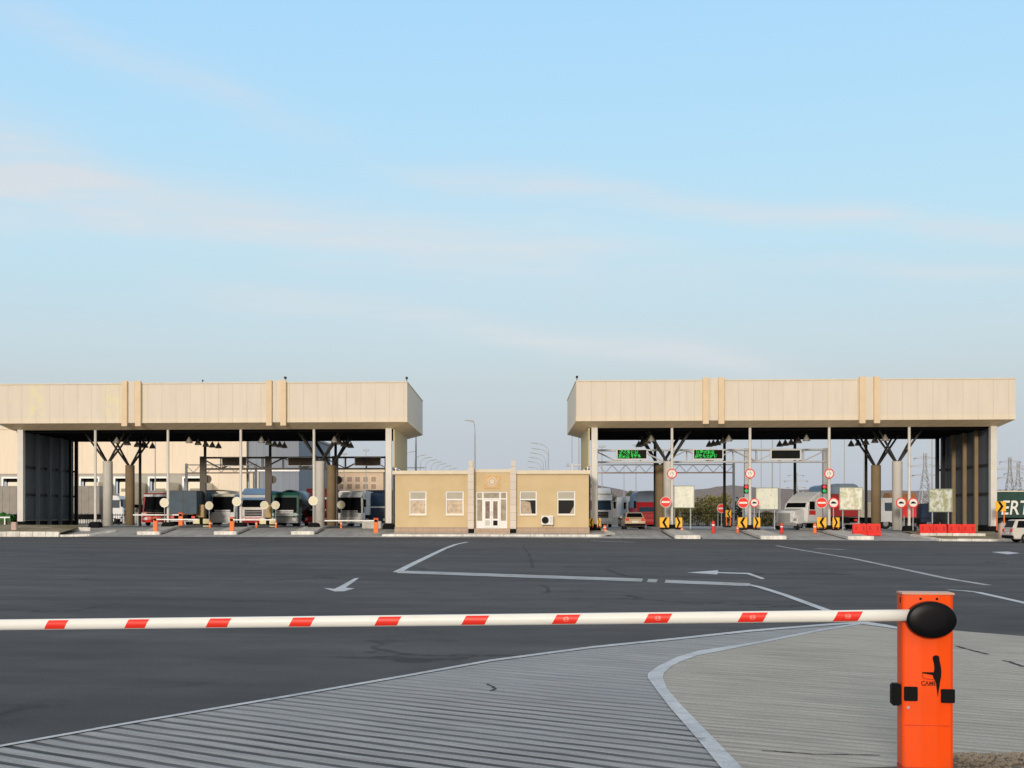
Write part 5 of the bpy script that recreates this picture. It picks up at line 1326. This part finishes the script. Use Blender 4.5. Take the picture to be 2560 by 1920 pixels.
# trailers standing at the docks
for i, p in enumerate(dock[1:-1]):
    X = atx(p + (6 if i != 2 else 6), WY - 6); zt = zw(1208)
    r = thing('trailer', 'cream box trailer backed up at dock number %d from the left edge' % (i + 1) if False else ['cream box trailer at the dock left of the canopy corner post', 'cream box trailer at the dock just right of the dark canopy wall', 'cream box trailer at the dock left of the tan column', 'cream box trailer at the dock above the red lorry', 'cream box trailer at the dock above the blue-grey box lorry'][i], 'trailer', (X, WY - 6, 2.0), 0, 'box trailers at the warehouse docks')
    hgt = zt - 2.0; w = .83 * 1.05
    B().box(-w, w, 0, 5.9, 1.1, hgt).build('box', 'cream_paint', r, bevel=.06)
    B().box(-w * .75, w * .75, -.03, -.003, hgt - 1.25, hgt - .85).build('vent', mat('trailer_vent', (.30, .26, .18), .6), r)
    B().box(-.4, .4, .3, 5.7, .7, 1.09).build('chassis', 'plinth', r)
    for s in (-1, 1): B().box(s * .6 - .06, s * .6 + .06, .8, .95, 0, 1.08).build('landing_leg', 'pole_grey', r); wheel(r, s * .7, 5.0, .45, .25)
struct(B().box(wx0, atx(640, 150), 152, WY + .1, .3, 2.0).build('dock_terrace', 'island'))
# blue-grey block
ax0, ax1 = atx(618, WY), atx(745, WY)
an = thing('annex_building', 'blue-grey clad block right of the cream warehouse', 'building', ((ax0 + ax1) / 2, WY + 1, .4)); o_ = an.location
B().box(ax0 + .05, ax1, WY + .6, WY + 30, .3, zw(1086)).build('wall', 'bluegrey_wall', an, o_)
B().box(ax0 + .04, ax1 + .1, WY + .45, WY + .598, zw(1179), zw(1172)).build('band', 'gantry', an, o_)
for p in (627, 641): x = atx(p, WY); B().box(x - .22, x + .22, WY + .3, WY + .598, .3, zw(1180)).build('pilaster', 'trim', an, o_)
B().box(ax0, ax1 + .2, WY + .4, WY + 30.2, zw(1086) + .002, zw(1086) + .3).build('roof', 'pole_grey', an, o_)
# long tan building
TY = 235.0; tx0, tx1 = atx(700, TY), atx(958, TY)
tb = thing('long_building', 'long low tan building with two rows of windows behind the lorries', 'building', ((tx0 + tx1) / 2, TY, .4)); o_ = tb.location
ztb = zat(800, 1181, TY)
B().box(tx0, tx1, TY, TY + 14, .3, ztb).build('wall', 'tan_wall', tb, o_); B().box(tx0 - .3, tx1 + .3, TY - .3, TY + 14.3, ztb + .002, ztb + .5).build('roof', 'trim', tb, o_)
for row, py in enumerate((1198, 1216)):
    k = 754
    while k < 945:
        x = atx(k, TY); z = zat(k, py, TY); b = B(); b.box(x - .55, x + .55, TY - .03, TY - .003, z - .55, z + .55); wo = b.build('window', 'trim', tb, o_)
        B().box(x - .45, x + .45, TY - .05, TY - .032, z - .45, z + .45).build('pane', 'window_far', wo, o_); k += 20

# ------------------------------------------------------------------ lamps, masts, pylons
def lamp(px_head, py_head, d, arm, label, group, h=None):
    """street lamp whose head is seen at the photo point, pole on the side given by arm (metres, signed)"""
    Y = d; X = atx(px_head, Y) - arm; zt = zat(px_head, py_head, Y); zg = gz(X, Y)
    r = thing('street_lamp', label, 'street lamp', (X, Y, zg), 0, group); H = zt - zg
    b = B(); b.cyl((0, 0, 0), (0, 0, H - 1.0), .10, .06, 8)
    pts = [(arm * (1 - math.cos(t)) , 0, H - 1.0 + .95 * math.sin(t)) for t in [i * math.pi / 2 / 5 for i in range(6)]]
    b.tube(pts, .045, 6); b.build('pole', 'lamp_pole', r)
    s = 1 if arm > 0 else -1
    B().prism([(arm - s * .1, H - .1), (arm + s * .75, H + .02), (arm + s * .75, H + .12), (arm - s * .1, H + .05)], -.13, .13, 'y').build('lamp_head', 'pole_grey', r, bevel=.03)
    return r
lp_ = [(1028, 1129), (1054, 1138), (1067, 1144), (1080, 1150), (1093, 1155), (1105, 1160), (1118, 1165), (1132, 1171)]
nm = ['nearest', 'second', 'third', 'fourth', 'fifth', 'sixth', 'seventh', 'farthest']
for i, (px, py) in enumerate(lp_): lamp(px, py, F * 8.85 / (PYH - py), 1.0, '%s curved street lamp in the row left of the office entrance' % nm[i], 'street lamps in the left row')
lp_ = [(1341, 1108), (1343, 1122), (1338, 1133), (1334, 1144), (1330, 1154), (1329, 1168)]
for i, (px, py) in enumerate(lp_): lamp(px, py, F * 8.85 / (PYH - py), -1.45, '%s curved street lamp in the row right of the office entrance' % (nm[:5] + ['farthest'])[i], 'street lamps in the right row')
lamp(1182, 1052, 119.5, -.2, 'single straight street lamp rising behind the office entrance', 'street lamps')
def mast(px, Y, h, label, w=.07, cross=None):
    X = atx(px, Y); zg = gz(X, Y); r = thing('mast', label, 'mast', (X, Y, zg), 0, 'thin masts behind the canopies')
    B().cyl((0, 0, 0), (0, 0, h), w * 1.3, w * .7, 8).build('pole', 'pole_grey', r)
    b = B(); b.box(-.35, .35, -.06, .06, h - .35, h - .27); b.box(-.4, -.2, -.12, .12, h - .27, h - .1); b.box(.2, .4, -.12, .12, h - .27, h - .1)
    if cross: B().box(-1.5, .9, -.05, .05, cross, cross + .08).box(-1.3, -1.1, -.1, .1, cross + .07, cross + .35).build('cross_arm', 'pole_grey', r)
    b.build('crossbar', 'pole_grey', r)
mast(1040, 132, 12, 'thin mast beside the right end of the left canopy', .09, 6.0)
mast(1430, 150, 14, 'outer one of two thin masts left of the right canopy', .05)
mast(1447, 142, 11, 'inner one of two thin masts left of the right canopy with a crossbar', .06, 6.6)
mast(388, 150, 14, 'thin mast before the cream warehouse above the red lorry', .07)
mast(1931, 160, 14, 'tall thin mast below the blank display', .08)
mast(1903, 165, 14, 'thin mast left of the blank display', .05)
mast(2111, 170, 14, 'thin mast above the pale board and the red lorry', .06)
mast(2160, 180, 11, 'thin mast behind the rear post by the tan column', .06)
mast(2330, 150, 14, 'thin mast left of the dark right-hand canopy wall', .08)
mast(1950, 230, 11, 'short far mast above the white bonneted truck', .08)
mast(915, 170, 10, 'thin mast in front of the long tan building', .06)
mast(860, 180, 10, 'thin mast right of the dark rear post in the last left lane', .06)
mast(1505, 160, 10, 'thin mast above the half hidden white lorry', .06)
mast(1560, 170, 10, 'thin mast above the long white lorry', .05)
mast(1590, 175, 11, 'thin mast between the beige car and the tan column', .06)
def pylon(px, pyt, Y, label):
    X = atx(px, Y); zt = zat(px, pyt, Y); r = thing('pylon', label, 'pylon', (X, Y, .3), 0, 'high voltage pylons'); H = zt - .3
    b = B(); w0, w1 = H * .11, H * .018
    def cor(k, i): w = w0 + (w1 - w0) * min(1, k * 1.25); return ((-w, -w), (w, -w), (w, w), (-w, w))[i]
    n = 9; t = H * .011
    for j in range(n):
        k0, k1 = j / n, (j + 1) / n
        for i in range(4):
            a, c = cor(k0, i), cor(k1, i); e = cor(k1, (i + 1) % 4); d_ = cor(k0, (i + 1) % 4)
            b.beam((*a, H * k0), (*c, H * k1), t, t); b.beam((*a, H * k0), (*e, H * k1), t * .6, t * .6); b.beam((*d_, H * k0), (*c, H * k1), t * .6, t * .6)
    b.build('tower', 'pylon', r)
    b = B()
    for k, L_ in ((.66, .2), (.8, .26), (.92, .17)):
        z = H * k
        for s in (-1, 1): b.beam((0, 0, z + H * .035), (s * H * L_, 0, z), t, t); b.beam((0, 0, z), (s * H * L_, 0, z), t, t); b.beam((s * H * L_ * .97, 0, z), (s * H * L_ * .97, 0, z - H * .04), t * .8, t * .8)
    b.build('cross_arms', 'pylon', r)
pylon(2525, 1143, 620, 'taller lattice pylon at the right edge beyond the canopy')
pylon(2546, 1157, 680, 'shorter lattice pylon at the far right edge')
pylon(2313, 1133, 560, 'lattice pylon seen left of the dark canopy wall')
pylon(1990, 1180, 760, 'small distant lattice pylon above the white bonneted truck')

# ------------------------------------------------------------------ vegetation and fences
def leaves(b, rng, c, r, n, s):
    for _ in range(n):
        while True:
            p = Vector((rng.uniform(-1, 1), rng.uniform(-1, 1), rng.uniform(-1, 1)))
            if .25 < p.length < 1: break
        q = Vector((c[0] + p.x * r[0], c[1] + p.y * r[1], c[2] + p.z * r[2])); a = Vector((rng.gauss(0, 1), rng.gauss(0, 1), rng.gauss(0, 1))).normalized(); d = a.orthogonal().normalized(); e = a.cross(d)
        k = s * rng.uniform(.6, 1.4); b.add([q - d * k - e * k * .6, q + d * k - e * k * .6, q + d * k * .8 + e * k * .6, q - d * k * .8 + e * k * .6], [(0, 1, 2, 3)])
def bush(px, Y, w, h, label, m='foliage', seed=0, name='bush', cat='bush', trunk=0.0, n=700):
    rng = random.Random(seed); X = atx(px, Y); zg = gz(X, Y); r = thing(name, label, cat, (X, Y, zg), 0, 'bushes and trees behind the yard')
    b = B()
    for k in range(7):
        cx = rng.uniform(-.6, .6) * w; cz = trunk + h * rng.uniform(.3, .75); rr = rng.uniform(.28, .5)
        leaves(b, rng, (cx, rng.uniform(-.4, .4) * w, cz), (w * rr, w * rr, min(cz - trunk * .6, h * rr * .8)), n // 7, .16 * max(1, h / 3.5))
    b.build('crown', m, r)
    b = B(); hh = trunk + h * .5
    for k in range(1 if trunk else 4):
        a = rng.uniform(0, 6.28); b.cyl((.1 * math.cos(a) * (k > 0), .1 * math.sin(a), 0), (w * .2 * math.cos(a) * (k > 0), w * .2 * math.sin(a), hh), .05 * max(1, h / 4), .02, 6)
    for k in range(4):
        a = rng.uniform(0, 6.28); b.cyl((0, 0, hh * .6), (w * .4 * math.cos(a), w * .4 * math.sin(a), trunk + h * .7), .04 * max(1, h / 4), .012, 5)
    b.build('trunk', 'bark', r)
bush(1745, 152, 2.6, 3.0, 'olive bush just right of the first pale board', seed=1)
bush(1768, 156, 2.6, 3.6, 'taller olive bush in the middle of the lane view', seed=2)
bush(1796, 160, 2.4, 4.2, 'olive bush left of the thin dark post behind the lower no-entry sign', seed=3)
bush(1826, 158, 2.2, 3.4, 'dark bush behind the small chevron board', 'foliage_dark', seed=4)
bush(1915, 150, 2.0, 1.8, 'low olive bush under the half glassy board', seed=5)
bush(1700, 158, 2.0, 2.6, 'olive bush behind the legs of the first pale board', seed=6)
bush(1581, 300, 2.6, 5.4, 'round dark tree above the long white lorry', 'foliage_dark', seed=7, name='tree', cat='tree', trunk=2.0)
bush(2022, 260, 3.6, 4.6, 'olive tree above the white bonneted truck', seed=8, name='tree', cat='tree', trunk=1.6)
bush(1500, 330, 5, 5.2, 'dark tree behind the white lorry right of the office', 'foliage_dark', seed=9, name='tree', cat='tree', trunk=2.5)
bush(12, 108, 1.0, 1.1, 'small green shrub at the left edge beside the canopy corner', 'hedge', seed=11)
# far tree line at the right
rng = random.Random(21); b = B()
for i in range(60):
    px = rng.uniform(2440, 2760); Y = rng.uniform(360, 420); x = atx(px, Y); leaves(b, rng, (x, Y, 4.2), (rng.uniform(2, 4), 2.5, rng.uniform(3.2, 5.2)), 60, .5)
tag(b.build('far_treeline', 'foliage_dark'), 'dark far belt of trees at the right horizon', 'tree belt', kind='stuff')
# low hedge and rail at left edge
X0_, X1_ = atx(-60, 107), atx(30, 107)
h_ = thing('hedge', 'bright green clipped hedge at the left edge', 'hedge', ((X0_ + X1_) / 2, 107, gz(X0_, 107)))
rng = random.Random(4); b = B(); ww = (X1_ - X0_) / 2
b.box(-ww, ww, -.3, .3, .5, .95)
for k in range(500): leaves(b, rng, (rng.uniform(-ww, ww), -.1, rng.uniform(.55, 1.0)), (.1, .3, .1), 1, .07)
b.build('foliage', 'hedge', h_); B().box(-ww, ww, -.46, -.4, .72, .84).box(-ww, -ww + .1, -.46, -.4, 0, .72).box(ww - .5, ww - .4, -.46, -.4, 0, .72).build('rail', 'white', h_); B().box(-ww, ww, -.2, .2, 0, .5).build('stems', 'foliage_dark', h_)
def fence(label, px0, px1, Y, h, z_off=0.0, along_y=None, step=.22):
    x0, x1 = atx(px0, Y), atx(px1, Y); zg = gz((x0 + x1) / 2, Y); r = thing('fence', label, 'fence', ((x0 + x1) / 2, Y, zg), 0, 'metal fences'); o_ = r.location
    b = B(); x = x0
    while x < x1: b.box(x - .018, x + .018, Y - .018, Y + .018, zg + .1, zg + h); x += step
    b.box(x0, x1, Y - .03, Y + .03, zg + h - .18, zg + h - .1); b.box(x0, x1, Y - .03, Y + .03, zg + .15, zg + .22)
    b.build('pickets', 'dark_post', r, o_)
    n = max(2, int((x1 - x0) / 3))
    for i in range(n + 1): x = x0 + (x1 - x0) * i / n; B().box(x - .05, x + .05, Y - .05, Y + .05, zg, zg + h + .1).build('fence_post', 'pole_grey', r, o_)
fence('dark picket fence behind the middle right lanes', 1700, 1985, 136, 1.6)
fence('low dark railing inside the left canopy wall', 75, 345, 117.8, 1.15)
fence('low dark railing behind the two joined red barriers', 2260, 2420, 117.2, 1.2)
for _o in scene.objects:
    if 'label' in _o and not 4 <= len(_o['label'].split()) <= 16: print('LABEL', len(_o['label'].split()), _o.name, _o['label'])
